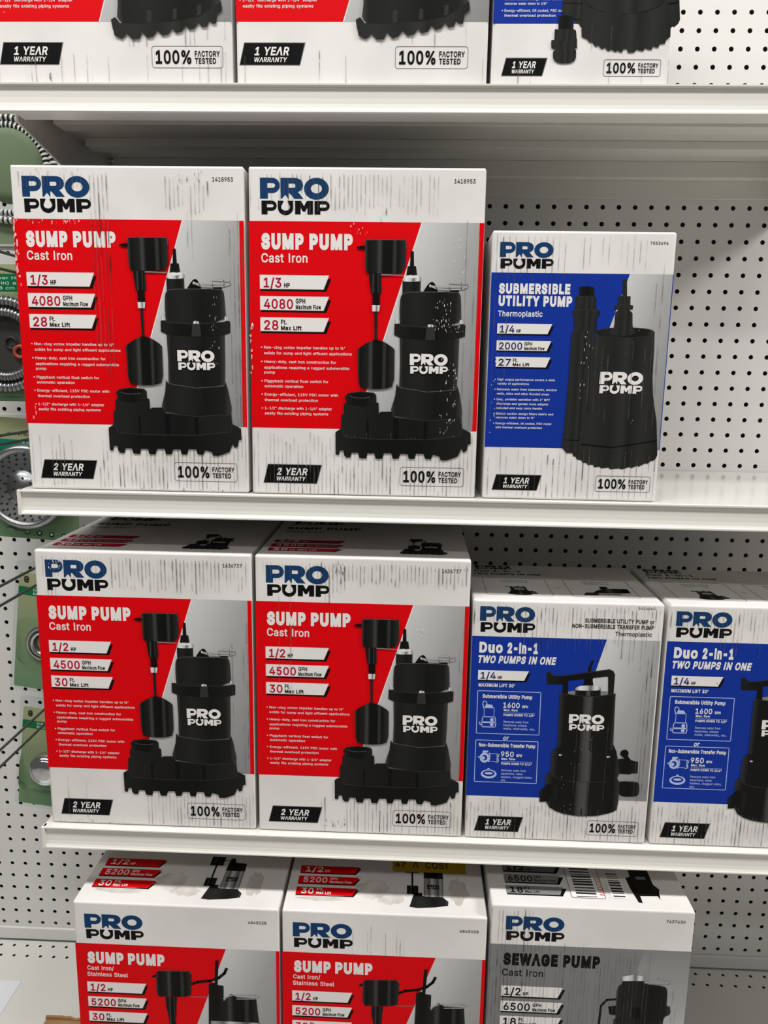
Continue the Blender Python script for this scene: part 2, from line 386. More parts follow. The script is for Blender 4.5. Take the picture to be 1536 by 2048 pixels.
 'rb': '212|115,-4 99,-3 86,2 76,8 63,23 59,29 56,29 56,0 26,0 26,254 57,254 57,160 59,160 63,166 69,173 76,180 86,186 98,191 115,192 137,189 156,180 173,166 185,146 193,122 195,94 193,66 185,42 173,23 157,8 137,-1|110,23 126,26 140,33 150,44 158,58 163,75 164,95 163,114 158,131 150,145 140,156 126,163 110,165 94,163 81,156 70,145 62,131 58,114 56,95 58,75 63,58 70,43 81,32 94,26',
 'rc': '198|104,-4 79,-1 58,8 41,23 28,43 20,66 17,94 20,122 28,146 41,165 58,180 79,189 104,192 117,191 130,189 142,184 153,178 162,170 170,161 176,150 181,138 151,131 149,138 145,145 141,150 135,155 128,159 121,162 113,164 104,165 86,162 73,155 62,144 54,129 50,112 48,94 50,75 54,59 62,44 73,33 86,26 104,23 113,24 121,26 129,29 135,33 141,38 146,44 149,51 152,59 181,51 177,39 171,28 163,19 153,11 142,4 130,0 117,-3',
 'rd': '212|98,-4 75,-1 56,8 40,23 27,42 20,66 17,94 20,122 27,146 40,166 56,180 75,189 98,192 114,191 126,186 136,180 144,173 153,160 155,160 155,254 186,254 186,0 156,0 156,29 153,29 149,23 136,8 126,2 114,-3|102,23 118,26 132,32 142,43 150,58 154,75 156,95 154,114 150,131 142,145 132,156 118,163 102,165 86,163 72,156 62,145 54,131 50,114 48,95 50,75 54,58 62,44 73,33 86,26',
 're': '202|106,-4 80,-1 58,8 41,23 28,42 20,66 17,93 20,121 28,145 40,165 58,180 78,189 103,192 118,191 133,187 147,180 160,170 170,157 179,141 184,121 186,97 186,85 37,85 37,110 169,110 155,101 153,119 149,134 141,147 131,157 118,163 103,165 87,163 73,157 62,147 54,135 50,121 48,105 48,89 50,69 55,53 64,40 76,31 90,25 106,23 117,24 127,26 143,36 149,44 153,53 182,45 177,32 168,20 156,10 141,2 125,-3',
 'rf': '127|114,190 114,164 3,164 3,190|40,0 40,216 42,231 48,243 57,252 68,259 80,264 94,265 103,265 111,263 117,262 121,260 114,234 103,237 97,237 85,235 77,230 72,221 71,209 71,0',
 'rg': '213|103,-75 84,-74 67,-70 53,-63 41,-55 32,-45 25,-35 51,-20 55,-26 61,-33 68,-39 77,-44 89,-48 103,-49 124,-46 141,-38 152,-23 156,-3 156,34 153,34 149,28 143,21 136,14 126,8 114,4 97,2 76,5 56,13 40,27 28,45 20,68 17,96 20,123 27,147 40,166 56,180 76,189 98,192 114,191 127,186 137,180 144,173 150,166 154,159 157,159 157,190 186,190 186,-4 183,-27 175,-45 162,-59 145,-68 125,-73|102,30 118,32 132,38 142,47 150,61 155,77 156,96 155,115 150,132 142,146 132,156 119,163 102,165 86,163 73,156 62,145 54,131 50,115 48,96 50,78 54,61 62,48 73,38 86,32',
 'rh': '205|57,113 57,0 26,0 26,254 57,254 57,144 51,144 62,166 76,181 94,189 114,192 132,190 148,184 161,174 170,160 177,142 179,120 179,0 148,0 148,118 145,137 136,152 123,161 105,165 92,163 80,159 71,151 63,141 58,129',
 'ri': '83|26,0 26,190 57,190 57,0|42,221 34,223 27,227 22,234 21,242 22,249 27,256 34,260 42,262 50,260 57,256 62,249 63,242 62,234 57,227 50,223',
 'rj': '83|26,190 57,190 57,-15 55,-31 51,-45 43,-56 32,-65 19,-70 2,-71 -5,-71 -5,-43 1,-43 12,-42 20,-36 25,-27 26,-15|42,221 34,223 27,227 22,234 20,242 22,249 27,256 34,260 42,262 50,260 57,256 61,249 63,242 61,234 57,227 50,223',
 'rk': '190|55,68 55,106 60,106 142,190 180,190 92,100 89,100|26,0 26,254 57,254 57,0|147,0 74,93 96,114 186,0',
 'rl': '95|70,-1 50,2 37,10 29,24 26,42 26,254 57,254 57,49 58,38 60,31 65,27 73,26 80,26 85,27 90,1 86,0 81,0 75,-1',
 'rm': '305|26,0 26,190 56,190 56,148 54,148 59,162 66,173 75,182 86,188 98,192 110,193 129,190 144,180 154,166 160,147 156,147 161,160 169,172 178,181 190,187 204,192 218,193 234,191 249,186 261,177 270,164 276,148 278,128 278,0 248,0 248,127 245,145 236,156 224,163 209,165 197,164 187,160 179,153 173,145 169,135 168,124 168,0 137,0 137,130 134,144 126,156 115,163 100,165 89,164 79,160 70,154 63,145 58,133 57,119 57,0',
 'rn': '205|57,113 57,0 26,0 26,190 56,190 56,144 51,144 62,166 76,181 94,189 114,192 132,190 147,184 160,174 170,160 176,142 179,120 179,0 148,0 148,118 145,137 136,152 123,161 105,165 92,163 80,159 71,151 63,141 58,129',
 'ro': '208|104,-4 79,-1 58,8 41,23 28,43 20,66 17,94 20,122 28,146 41,165 58,180 79,189 104,192 128,189 149,180 167,165 180,146 188,122 191,94 188,66 180,43 167,23 149,8 128,-1|104,23 121,26 135,33 146,44 154,59 158,75 160,94 158,112 154,129 146,144 135,155 121,162 104,165 86,162 73,155 62,144 54,129 50,112 48,94 50,75 54,59 62,44 73,33 86,26',
 'rp': '212|26,-71 26,190 56,190 56,160 59,160 63,166 69,173 76,180 86,186 98,191 115,192 137,189 156,180 173,166 185,146 193,122 195,94 193,66 185,42 173,23 157,8 137,-1 115,-4 99,-3 86,2 76,8 63,23 59,29 57,29 57,-71|110,23 126,26 140,33 150,44 158,58 163,75 164,95 163,114 158,131 150,145 140,156 126,163 110,165 94,163 81,156 70,145 62,131 58,114 56,95 58,75 63,58 70,43 81,32 94,26',
 'rq': '212|186,-71 155,-71 155,29 153,29 149,23 136,8 126,2 114,-3 98,-4 75,-1 56,8 40,23 27,42 20,66 17,94 20,122 27,146 40,166 56,180 75,189 98,192 114,191 126,186 136,180 144,173 153,160 156,160 156,190 186,190|102,23 118,26 132,32 142,43 150,58 154,75 156,95 154,114 150,131 142,145 132,156 118,163 102,165 86,163 72,156 62,145 54,131 50,114 48,95 50,75 54,58 62,44 73,33 86,26',
 'rr': '130|26,0 26,190 56,190 56,160 58,160 65,173 76,184 90,190 107,192 122,192 122,161 119,162 115,162 109,163 103,163 91,161 80,157 70,151 63,142 58,131 57,118 57,0',
 'rs': '182|91,-4 72,-3 56,2 42,9 31,19 23,32 18,47 47,53 53,40 62,30 75,25 91,23 108,25 122,31 131,40 134,51 132,60 127,68 118,74 106,78 75,85 52,93 36,104 27,119 23,137 26,152 33,166 43,177 58,185 74,190 94,192 112,191 127,186 140,179 149,170 157,158 162,145 134,139 129,149 121,158 110,164 94,166 78,164 65,158 57,150 54,139 56,129 62,122 72,116 86,111 115,105 137,97 153,86 162,71 166,53 163,37 156,24 145,12 130,3 112,-2',
 'rt': '114|102,190 102,164 3,164 3,190|32,236 63,236 63,49 64,38 68,31 75,26 85,25 88,25 93,26 97,26 101,27 107,1 90,-2 84,-2 62,1 46,11 36,26 32,46',
 'ru': '205|91,-3 73,-1 57,5 44,15 35,29 28,47 26,69 26,190 57,190 57,72 60,52 68,37 82,28 100,25 113,27 125,31 134,38 142,48 146,61 148,76 148,190 179,190 179,0 149,0 149,46 154,46 143,23 129,8 111,0',
 'rv': '195|81,0 9,190 42,190 83,78 88,60 93,43 98,27 103,10 92,10 97,27 101,43 106,60 112,78 152,190 186,190 113,0',
 'rw': '284|69,0 11,190 44,190 72,89 77,68 82,46 88,21 82,21 88,45 93,67 98,88 103,107 126,190 158,190 181,107 186,88 191,68 196,45 201,21 196,21 201,45 206,68 212,88 217,107 240,190 272,190 215,0 184,0 159,86 156,99 152,112 149,126 145,140 142,154 138,169 145,169 142,155 138,140 135,126 131,112 128,99 124,86 99,0',
 'rx': '189|10,0 86,109 86,86 14,190 50,190 74,153 82,139 90,127 104,103 88,103 95,115 101,127 108,139 117,153 141,190 176,190 104,84 104,107 179,0 143,0 115,43 107,56 93,80 86,91 102,91 95,80 89,68 82,56 74,43 46,0',
 'ry': '195|24,-69 31,-43 36,-44 44,-45 52,-44 59,-42 65,-37 71,-29 81,-1 9,190 42,190 83,78 88,60 93,43 98,27 103,10 92,10 97,27 101,43 106,60 112,78 153,190 186,190 102,-29 96,-43 88,-54 80,-62 70,-68 58,-71 46,-73 39,-72 32,-72',
 'rz': '190|21,0 21,23 127,160 127,161 24,161 24,190 166,190 166,165 63,30 63,28 169,28 169,0',
 'r¼': '277|74,254 74,116 47,116 47,231 45,231 12,206 12,233 41,254|30,0 205,254 234,254 59,0|156,22 156,44 212,139 230,139 230,107 219,107 183,47 183,45 263,45 263,22|220,0 220,139 246,139 246,0',
 'r½': '293|74,254 74,116 47,116 47,231 45,231 12,206 12,233 41,254|30,0 205,254 234,254 59,0|182,0 182,19 229,68 237,77 243,85 247,93 249,100 247,108 242,113 235,117 227,118 219,117 213,113 209,107 207,99 181,99 184,116 195,129 210,137 228,140 247,137 262,129 271,116 275,101 274,94 272,88 268,80 262,71 252,59 240,45 220,24 220,23 277,23 277,0',
 'ré': '202|106,-4 80,-1 58,8 41,23 28,42 20,66 17,93 20,121 28,145 40,165 58,180 78,189 103,192 118,191 133,187 147,180 160,170 170,157 179,141 184,121 186,97 186,85 37,85 37,110 169,110 155,101 153,119 149,134 141,147 131,157 118,163 103,165 87,163 73,157 62,147 54,135 50,121 48,105 48,89 50,69 55,53 64,40 76,31 90,25 106,23 117,24 127,26 143,36 149,44 153,53 182,45 177,32 168,20 156,10 141,2 125,-3|88,214 112,265 146,265 114,214',
}
def fill2d(loops, solid=1):
    """triangles that fill the outlines (the first ones solid, the others counters), safe for outlines that touch themselves"""
    ls = []
    for n, l in enumerate(loops):
        l = [q for i, q in enumerate(l) if math.hypot(q[0] - l[i - 1][0], q[1] - l[i - 1][1]) > 1e-5]
        a = sum(l[i - 1][0] * l[i][1] - l[i][0] * l[i - 1][1] for i in range(len(l)))
        ls.append(l[::-1] if (a > 0) != (n < solid) else l)
    co = []; ed = []
    for l in ls:
        o = len(co)
        co += [Vector(q) for q in l]
        ed += [(o + i, o + (i + 1) % len(l)) for i in range(len(l))]
    v, e, f, *_ = delaunay_2d_cdt(co, ed, [], 0, 1e-6)
    out = []
    for t in f:
        x = sum(v[i].x for i in t) / 3; y = sum(v[i].y for i in t) / 3
        w = 0
        for l in ls:
            for i in range(len(l)):
                (x1, y1), (x2, y2) = l[i - 1], l[i]
                if (y1 > y) != (y2 > y) and x < (x2 - x1) * (y - y1) / (y2 - y1) + x1:
                    w += 1 if y2 > y1 else -1
        if w > 0:
            out.append(tuple(t))
    return [(q.x, q.y) for q in v], out
TXT = {}
def inside(p, l):
    c = False
    for i in range(len(l)):
        (x1, y1), (x2, y2) = l[i - 1], l[i]
        if (y1 > p[1]) != (y2 > p[1]) and p[0] < (x2 - x1) * (p[1] - y1) / (y2 - y1) + x1:
            c = not c
    return c
def swell(l, d, solid):
    """move an outline outwards (or a counter inwards) by d to make a heavier letter"""
    a = sum(l[i - 1][0] * l[i][1] - l[i][0] * l[i - 1][1] for i in range(len(l)))
    s = d * (1 if a > 0 else -1) * (1 if solid else -1)
    out = []
    n = len(l)
    for i in range(n):
        p, q, r = l[i - 1], l[i], l[(i + 1) % n]
        u = (q[0] - p[0], q[1] - p[1]); w = (r[0] - q[0], r[1] - q[1])
        lu = math.hypot(*u) or 1e-9; lw = math.hypot(*w) or 1e-9
        n1 = (u[1] / lu, -u[0] / lu); n2 = (w[1] / lw, -w[0] / lw)
        mx, my = n1[0] + n2[0], n1[1] + n2[1]
        k = mx * mx + my * my
        f = min(2.0 / max(k, 1e-6), 1.6)
        out.append((q[0] + s * mx * f, q[1] + s * my * f))
    return out
def glyph(ch, d):
    k = (ch, d)
    if k not in TXT:
        adv, *ls = GLYPHS['r' + ch].split('|')
        loops = [[tuple(float(c) / 500 for c in p.split(',')) for p in l.split()] for l in ls]
        hole = [any(all(inside(p, m) for p in l) for m in loops if m is not l) for l in loops]
        grp = [swell(l, d, True) for l, q in zip(loops, hole) if not q] + [swell(l, d * 0.8, False) for l, q in zip(loops, hole) if q]
        v, f = fill2d(grp, len(grp) - sum(hole))
        TXT[k] = (int(adv) / 500 + 1.7 * d, v, f)
    return TXT[k]
def glyphs(t, bold, shear):
    d = round(0.008 + bold, 4)
    x = 0.0; V = []; F = []
    for ch in t:
        if ch == ' ':
            x += 0.26
            continue
        a, v, f = glyph(ch, d)
        o = len(V)
        V += [(p[0] + x + shear * p[1], p[1]) for p in v]
        F += [tuple(o + q for q in q3) for q3 in f]
        x += a
    return V, F
CAP = 0.5160

def pts(txt):
    return [tuple(float(c) for c in p.split(',')) for p in txt.split()]

class Art:
    """print on one face of a thing; (u, v) in inches from that face's lower left corner"""
    EPS = 0.004
    def __init__(s, fmap):
        s.fmap = fmap
        s.parts = {}
    def mb(s, part):
        return s.parts.setdefault(part, MB())
    def _put(s, part, m, p2, faces, layer, g=None):
        s.mb(part).add([s.fmap(u, v, s.EPS * layer) for u, v in p2], faces, m, g)
    def poly(s, part, m, p, layer=1, holes=(), axis='x', flip=False):
        loops = [list(p)] + [list(h) for h in holes]
        allp, tr = fill2d(loops)
        us = [q[0] for q in loops[0]]; vs = [q[1] for q in loops[0]]
        a, b, c, d = min(us), max(us), min(vs), max(vs)
        if axis == 'x':
            g = [(u - a) / max(b - a, 1e-6) for u, v in allp]
        elif axis == 'y':
            g = [(v - c) / max(d - c, 1e-6) for u, v in allp]
        else:
            g = [min(1, max(0, 0.62 * (u - a) / (b - a) + 0.5 * (d - v) / (d - c))) for u, v in allp]
        s._put(part, m, allp, [tuple(t) for t in tr], layer, g)
    def rect(s, part, m, x0, y0, x1, y1, layer=1):
        s.poly(part, m, [(x0, y0), (x1, y0), (x1, y1), (x0, y1)], layer)
    def stroke(s, part, m, p, w, layer=1, closed=False):
        n = len(p)
        segs = [(p[i], p[(i + 1) % n]) for i in range(n if closed else n - 1)]
        for (a, b) in segs:
            dx, dy = b[0] - a[0], b[1] - a[1]
            l = math.hypot(dx, dy) or 1e-6
            nx, ny = -dy / l * w / 2, dx / l * w / 2
            ex, ey = dx / l * w / 3, dy / l * w / 3
            q = [(a[0] - ex + nx, a[1] - ey + ny), (a[0] - ex - nx, a[1] - ey - ny), (b[0] + ex - nx, b[1] + ey - ny), (b[0] + ex + nx, b[1] + ey + ny)]
            s._put(part, m, q, [(0, 1, 2, 3)], layer)
    def rrect(s, part, m, x0, y0, x1, y1, r, w, layer=1):
        def loop(d):
            out = []
            for cx, cy, a0 in ((x1 - r, y1 - r, 0), (x0 + r, y1 - r, 90), (x0 + r, y0 + r, 180), (x1 - r, y0 + r, 270)):
                for k in range(5):
                    a = math.radians(a0 + 22.5 * k)
                    out.append((cx + (r - d) * math.cos(a), cy + (r - d) * math.sin(a)))
            return out
        s.poly(part, m, loop(0), layer, [loop(w)])
    def ell(s, part, m, cx, cy, rx, ry, layer=1, n=24, holes=()):
        s.poly(part, m, [(cx + rx * math.cos(6.28318 * k / n), cy + ry * math.sin(6.28318 * k / n)) for k in range(n)], layer, holes)
    def text(s, part, m, t, x0, x1, base, cap, layer=2, bold=0.0, shear=0.0, rise=0.0):
        v, f = glyphs(t, bold, shear)
        if not v:
            return
        a = min(x for x, y in v); b = max(x for x, y in v)
        sx = (x1 - x0) / max(b - a, 1e-6); sy = cap / CAP
        s._put(part, m, [(x0 + (x - a) * sx, base + y * sy + rise * (x - a) / (b - a)) for x, y in v], f, layer)
    def build(s, root):
        done = {}
        for part in sorted(s.parts, key=lambda k: k.count('/')):
            top = part.split('/')[0]
            if '/' in part and top in done:
                done[part] = s.parts[part].build(part.split('/')[1], done[top])
            else:
                nm = part.split('/')[-1]
                done[part] = s.parts[part].build(nm[:-1] if nm[-1] in '123456789' else nm, root)
        for k, o in done.items():
            if k in ('scuff_marks', 'water_mark'):
                o['kind'] = 'stuff'
        return done

# outlines of the printed pump pictures, inches on the carton face
SHAPES = {
 'sump': {
  'cord': "7.68,11.01 7.7,11.63 7.75,11.71 7.85,11.68 7.88,11.01",
  'relief': "7.57,11.01 7.97,11.02 8.03,10.62 7.52,10.61",
  'nut': "7.32,10.43 7.59,10.61 8.02,10.62 8.23,10.54 8.23,10.34 7.8,10.3 7.35,10.32",
  'nut2': "7.4,10.48 7.62,10.58 7.98,10.58 8.15,10.53 7.79,10.46",
  'neck': "7.34,10.32 8.21,10.33 8.21,9.73 7.35,9.72",
  'lug': "8.31,9.82 8.57,10.22 8.74,10.33 8.88,10.24 8.93,10.07 9.04,9.91 9.01,9.79 8.39,9.78",
  'eye': "8.66,10.21 8.72,10.14 8.68,10.04 8.61,10.12",
  'ring': "8.69,10.14 8.94,10.09 9.58,10.09 10.14,10.1 10.44,10.13 10.41,10.22 10.13,10.26 9.56,10.28",
  'ring2': "8.69,10.11 8.97,10 9.59,9.97 10.14,10 10.41,10.09",
  'plug': "9.61,9.94 10.03,9.95 10.03,9.84 9.62,9.83",
  'cap': "7.22,8.96 7.25,9.56 7.36,9.76 7.69,9.84 9.95,9.86 10.1,9.75 10.15,9.44 10.2,8.27 7.17,8.23 7.24,8.64",
  'clamp': "7,8.36 7.23,8.37 7.28,8.28 8.57,8.21 10.14,8.32 10.25,8.39 10.4,8.35 10.39,7.82 9.99,7.7 8.59,7.61 7.29,7.71 6.99,7.84",
  'clamplug': "8.55,8.23 8.91,8.23 8.97,7.63 8.49,7.62",
  'bolt1': "8.59,8.33 8.74,8.37 8.88,8.32 8.88,8.23 8.59,8.23",
  'bolt2': "7.07,8.58 7.21,8.72 7.25,8.37 7.08,8.37",
  'bolt3': "10.13,8.59 10.29,8.57 10.3,8.39 10.14,8.39",
  'body': "7.26,7.73 8.59,7.62 10.12,7.75 10.11,6.25 10.08,5.35 8.71,5.15 7.28,5.36 7.3,6.49",
  'flare': "7.15,5.5 7.28,5.36 8.65,5.16 10.02,5.28 10.09,5.52 10.22,5.13 10.39,4.23 10.36,3.86 8.69,3.77 6.99,3.99 6.9,4.28 7.1,4.96",
  'base': "4.44,3.08 4.47,4.01 4.58,4.01 4.58,4.46 4.65,4.59 5.46,4.48 6.14,4.62 6.29,4.6 6.31,4.1 6.41,4.17 6.96,4.19 7.08,3.91 8.69,3.78 10.35,3.91 10.44,2.85 7.57,2.57 4.66,2.62",
  'hex': "4.64,4.89 4.82,5.04 5.39,5.13 6.05,5.07 6.17,4.95 6.19,4.56 5.46,4.41 4.74,4.52",
  'bore': "4.85,4.93 5.05,5.02 5.45,5.07 5.88,5.04 6.05,4.97 5.8,4.85 5.4,4.81 5.05,4.84",
  'rib1': "5.71,3.77 5.81,3.77 5.81,2.85 5.71,2.85",
  'rib2': "7.03,3.88 7.28,3.87 7.28,2.85 7.05,2.85",
  'rib3': "8.53,3.74 8.69,3.74 8.7,2.88 8.54,2.87",
  'skirt': "4.18,3.14 4.47,3.33 4.66,2.91 6.17,2.83 8.71,2.85 10.32,3.05 10.42,3.43 10.83,3.23 10.86,2.68 10.71,2.64 10.67,2.34 10.51,2.26 10.46,2.33 10.4,2.45 10.24,2.05 9.67,1.85 9.38,1.86 9.36,2.03 9.02,2.12 8.91,1.88 8.62,1.92 8.56,2.15 8.18,2.16 8.1,1.88 7.81,1.9 7.78,2.13 7.4,2.13 7.32,1.89 7.03,1.88 6.96,2.15 6.59,2.14 6.5,1.86 6.18,1.87 6.12,2.13 5.77,2.12 5.72,1.86 5.37,1.89 5.31,2.14 4.99,2.14 4.93,1.9 4.73,1.9 4.61,2.01 4.58,2.25 4.4,2.24 4.37,2.04 4.32,2.01 4.19,2.04",
  'switch': "5.55,11.89 5.54,12.12 5.62,12.18 7.42,12.19 7.49,12.13 7.48,10.7 6.62,10.66 5.73,10.65 5.56,10.77",
  'tab': "5.07,11.83 5.38,11.91 5.57,11.89 5.59,11.75 5.3,11.75",
  'bracket': "6.17,10.61 6.28,10.65 7.34,10.61 7.4,10.57 6.29,10.58",
  'sneck': "5.73,10.65 6.32,10.65 6.36,9.82 6.3,9.77 5.85,9.76 5.8,10.14",
  'bellow': "5.89,9.76 6.3,9.77 6.23,9.7 6.31,9.63 6.23,9.56 6.31,9.5 6.23,9.43 6.32,9.36 6.25,9.29 6.3,9.21 5.91,9.21 5.97,9.28 5.89,9.35 5.97,9.43 5.89,9.49 5.96,9.55 5.89,9.62 5.96,9.7",
  'ferrule': "5.9,9.21 6.3,9.21 6.25,8.92 5.92,8.92",
  'rod': "6.02,8.92 6.16,8.92 6.17,7.61 6.05,7.6",
  'float': "6.02,7.6 6.21,7.61 6.56,7.47 7,7.19 7.03,6.98 7.03,5.41 6.59,5.28 6.14,5.25 5.68,5.27 5.29,5.36 5.24,6.95 5.21,7.13 5.65,7.43",
 },
 'util': {
  'thread': "4.18,10.21 4.51,10.24 4.88,10.2 4.9,9.73 4.21,9.71",
  'collar': "4.04,9.76 4.54,9.79 4.99,9.76 5.02,9.15 4.06,9.12",
  'low': "4,8.78 5.09,8.8 5.11,8.13 4.05,8.09",
  'hexring': "3.91,9.12 4.57,9.16 5.21,9.16 5.19,8.88 4.95,8.76 4.01,8.75",
  'column': "3.94,8.12 4.94,8.18 4.95,7.6 5.02,4.44 4.83,3.83 4.66,3.1 4.62,2.35 4.03,2.35 3.78,2.63 3.85,3.64 3.93,5.96 3.93,7.74",
  'body': "5,8.08 5.33,7.95 6.45,7.89 7.55,7.98 7.85,8.17 7.89,7.37 7.92,6.03 8.01,5.21 8.28,3.95 8.45,2.33 8.39,2.16 8.24,2.02 8.18,2.05 7.97,1.87 7.91,1.92 7.59,1.74 7.52,1.79 7.21,1.65 7.15,1.72 6.77,1.59 6.65,1.64 6.21,1.59 6.12,1.67 5.76,1.62 5.7,1.7 5.42,1.67 5.36,1.79 5.1,1.78 5.04,1.87 4.84,1.89 4.78,2 4.55,2.05 4.49,2.17 4.37,2.19 4.32,2.35 4.62,2.35 4.66,3.1 4.83,3.83 5.02,4.44 4.95,7.6",
  'top': "4.99,8.11 5.15,8.23 5.52,8.31 6.41,8.38 7.25,8.34 7.69,8.28 7.85,8.17 7.55,7.98 6.45,7.89 5.44,7.95",
  'cone': "5.65,8.14 5.85,8.28 5.94,8.41 5.92,9.2 6.73,9.22 6.79,8.42 6.88,8.29 7.05,8.16 6.73,8.02 6.41,7.97 5.98,8.01",
  'flange': "5.88,9.37 6.04,9.42 6.63,9.4 6.75,9.36 6.74,9.2 5.92,9.19",
  'nut': "6.01,9.78 6.07,9.82 6.6,9.81 6.62,9.21 6.05,9.26",
  'cord': "6.17,10.54 6.27,10.58 6.38,10.53 6.45,9.66 6.23,9.66",
  'seam': "3.86,3 4.64,2.99 4.64,2.95 3.86,2.97",
  'seam2': "4.73,2.82 6.24,2.68 8.35,3.06 8.35,3.02 6.25,2.64 4.73,2.77",
 },
 'duo': {
  'cord': "6.24,10.25 6.35,10.23 6.23,9.95 6.21,9.61 6.06,9.42 6.05,9.83",
  'handle': "3.94,9.53 4.11,9.55 4.29,9.35 4.78,9.36 7.14,9.77 7.34,9.69 7.45,9.47 7.45,8.42 7.17,8.41 7.11,9.34 7.06,9.39 5.07,9.11 5.11,8.36 4.8,8.38 4.81,8.9 3.97,8.88",
  'relief': "5.91,9.37 6.05,9.54 6.27,9.48 6.38,8.89 5.87,8.87",
  'rearrim': "5.13,8.52 5.47,8.58 5.49,8.28 5.12,8.39 4.71,8.4",
  'rearrim2': "6.75,8.58 7.14,8.59 7.55,8.47 7.33,8.34 6.79,8.3",
  'plate': "5.45,8.7 5.67,8.84 6.09,8.88 6.58,8.88 6.79,8.77 6.77,8.63 6.11,8.59 5.48,8.59",
  'block': "5.47,8.59 6.11,8.59 6.77,8.65 6.81,8.21 5.47,8.19",
  'body': "4.69,8.4 5.46,8.33 6.13,8.27 6.81,8.33 7.55,8.47 7.58,7.17 7.64,5.37 6.25,5.16 4.71,5.41 4.7,7.08",
  'shoulder': "4.71,5.43 5.08,5.68 6.21,5.72 7.59,5.77 7.88,5.16 8.11,3.7 7.23,3.51 6,3.47 4.94,3.58 4.42,3.85 4.43,5.16",
  'lower': "4.2,3.91 4.44,4.02 4.93,3.82 5.98,3.81 7.2,3.86 8.09,3.94 8.14,2.03 7.87,1.79 7.01,1.56 5.95,1.52 5.01,1.68 4.35,2.06 4.25,3.02",
  'lug': "3.92,2.87 4.05,2.99 4.32,3.32 4.83,3.24 4.86,2.42 4.31,2.29 3.95,2.26",
  'outlet': "7.88,4.84 8.13,4.89 8.66,4.81 9,4.73 9.02,4.09 8.69,4.07 8.65,4.02 8.04,4.03",
  'hook': "8.02,5.1 8.06,5.32 8.2,5.39 8.33,5.4 8.48,5.25 8.43,5.04 8.65,4.79 8.27,4.85 8.17,5.01",
  'knob': "7.93,3.5 8.23,3.6 9.01,3.59 9.15,3.45 9.18,2.9 9.03,2.76 8.29,2.73 8.06,2.93",
  'bolt1': "4.8,4.99 4.91,5.04 5,4.98 4.91,4.91",
  'bolt2': "7.31,4.96 7.43,5.03 7.53,4.97 7.41,4.9",
  'slot1': "6.19,1.93 6.23,1.94 6.24,1.59 6.17,1.59",
  'slot2': "7.76,2.19 7.8,2.2 7.8,1.95 7.76,1.95",
  'slot3': "4.47,2.21 4.52,2.2 4.54,2.02 4.49,2.02",
 },
 'base_a': {
  'skirt': "5.45,2.71 5.52,2.31 5.57,2.05 5.91,1.9 6.15,2.13 6.37,1.9 6.72,1.9 6.84,2.19 7.09,1.95 7.35,2 7.54,2.26 7.76,2.06 8.05,2.09 8.23,2.34 8.39,2.16 8.68,2.21 8.83,2.47 9.03,2.3 9.26,2.34 9.44,2.58 9.6,2.4 9.83,2.42 9.93,2.68 10.07,2.54 10.24,2.54 10.3,2.93 10.53,3.09 10.49,3.45 9.5,2.83 8.35,2.63 6.74,2.52 5.83,2.57 5.63,2.81",
  'base': "5.72,2.83 5.83,3.8 10.49,3.8 10.43,3.45 10.19,3.14 9.5,2.81 8.35,2.63 6.74,2.52 5.94,2.57",
  'rib1': "7.11,3.09 7.31,3.09 7.29,2.6 7.09,2.6",
  'rib2': "8.28,3.14 8.46,3.14 8.45,2.73 8.27,2.71",
  'rib3': "9.4,3.29 9.59,3.32 9.57,2.91 9.39,2.87",
 },
 'adapt': {
  'thread': "2.91,2.86 3.21,2.9 3.58,2.86 3.59,2.31 2.93,2.35",
  'mid': "2.77,2.33 3.59,2.35 3.72,2.28 3.81,1.57 2.79,1.52",
  'hex': "2.64,1.88 2.88,1.93 3.39,1.8 3.79,1.93 3.77,1.56 3.41,1.44 2.9,1.52 2.66,1.56",
  'low': "2.74,1.52 3.41,1.44 3.77,1.57 3.78,1.08 3.55,0.94 3.05,0.93 2.76,1.08",
 },
 'base_a3': {
  'body': "3.98,3.84 4.07,3.34 4.8,3.04 5.8,2.94 6.78,3.06 7.46,3.34 7.48,3.84",
  'skirt': "3.94,3.54 3.91,2.84 3.98,2.03 4.23,1.93 4.33,1.81 4.46,1.81 4.62,1.62 4.74,1.69 4.9,1.52 5.03,1.6 5.19,1.44 5.33,1.52 5.52,1.41 5.59,1.48 5.8,1.38 5.87,1.54 6.01,1.54 6.07,1.39 6.35,1.39 6.43,1.52 6.74,1.44 6.8,1.57 7.1,1.49 7.16,1.65 7.39,1.58 7.45,1.75 7.67,1.75 7.72,1.91 7.9,2.03 7.83,2.84 7.68,3.34 7.56,3.54 7.31,3.24 6.78,3.04 5.8,2.94 4.8,3.04 4.24,3.24",
 },
 'steel': {
  'switch': "4.49,10.16 4.69,10.27 6.35,10.33 6.5,10.12 6.43,8.8 6.04,8.67 4.62,8.63 4.48,8.85",
  'tab': "4.29,9.95 4.5,10.02 4.49,9.87 4.28,9.83",
  'neck': "4.97,8.61 5.65,8.61 5.58,8.16 5.55,7.49 5.47,6.86 5.14,6.85 5.1,7.47 4.97,8.13",
  'col': "7.37,6.84 7.44,9.58 7.77,9.67 7.84,11.05 8.03,11.13 7.94,9.53 8.27,9.48 8.26,8.74 8.21,6.89",
  'body': "7.67,6.86 8.22,8.45 8.49,8.76 8.69,8.97 9,8.78 10.09,8.76 10.17,7.81 10.26,7",
  'cable': "6.45,9.5 6.84,9.67 7.49,9.76 8,9.97 8.33,10.28 8.46,10.58",
  'ring': "8.23,8.67 8.75,8.91 10.03,8.98 10.22,8.87 10.03,8.73 9,8.68",
  'bracket': "6.43,8.68 7.46,8.76",
 },
 'sewage': {
  'cord': "7.62,12.31 7.89,12.32 8.04,11.2 7.58,11.18",
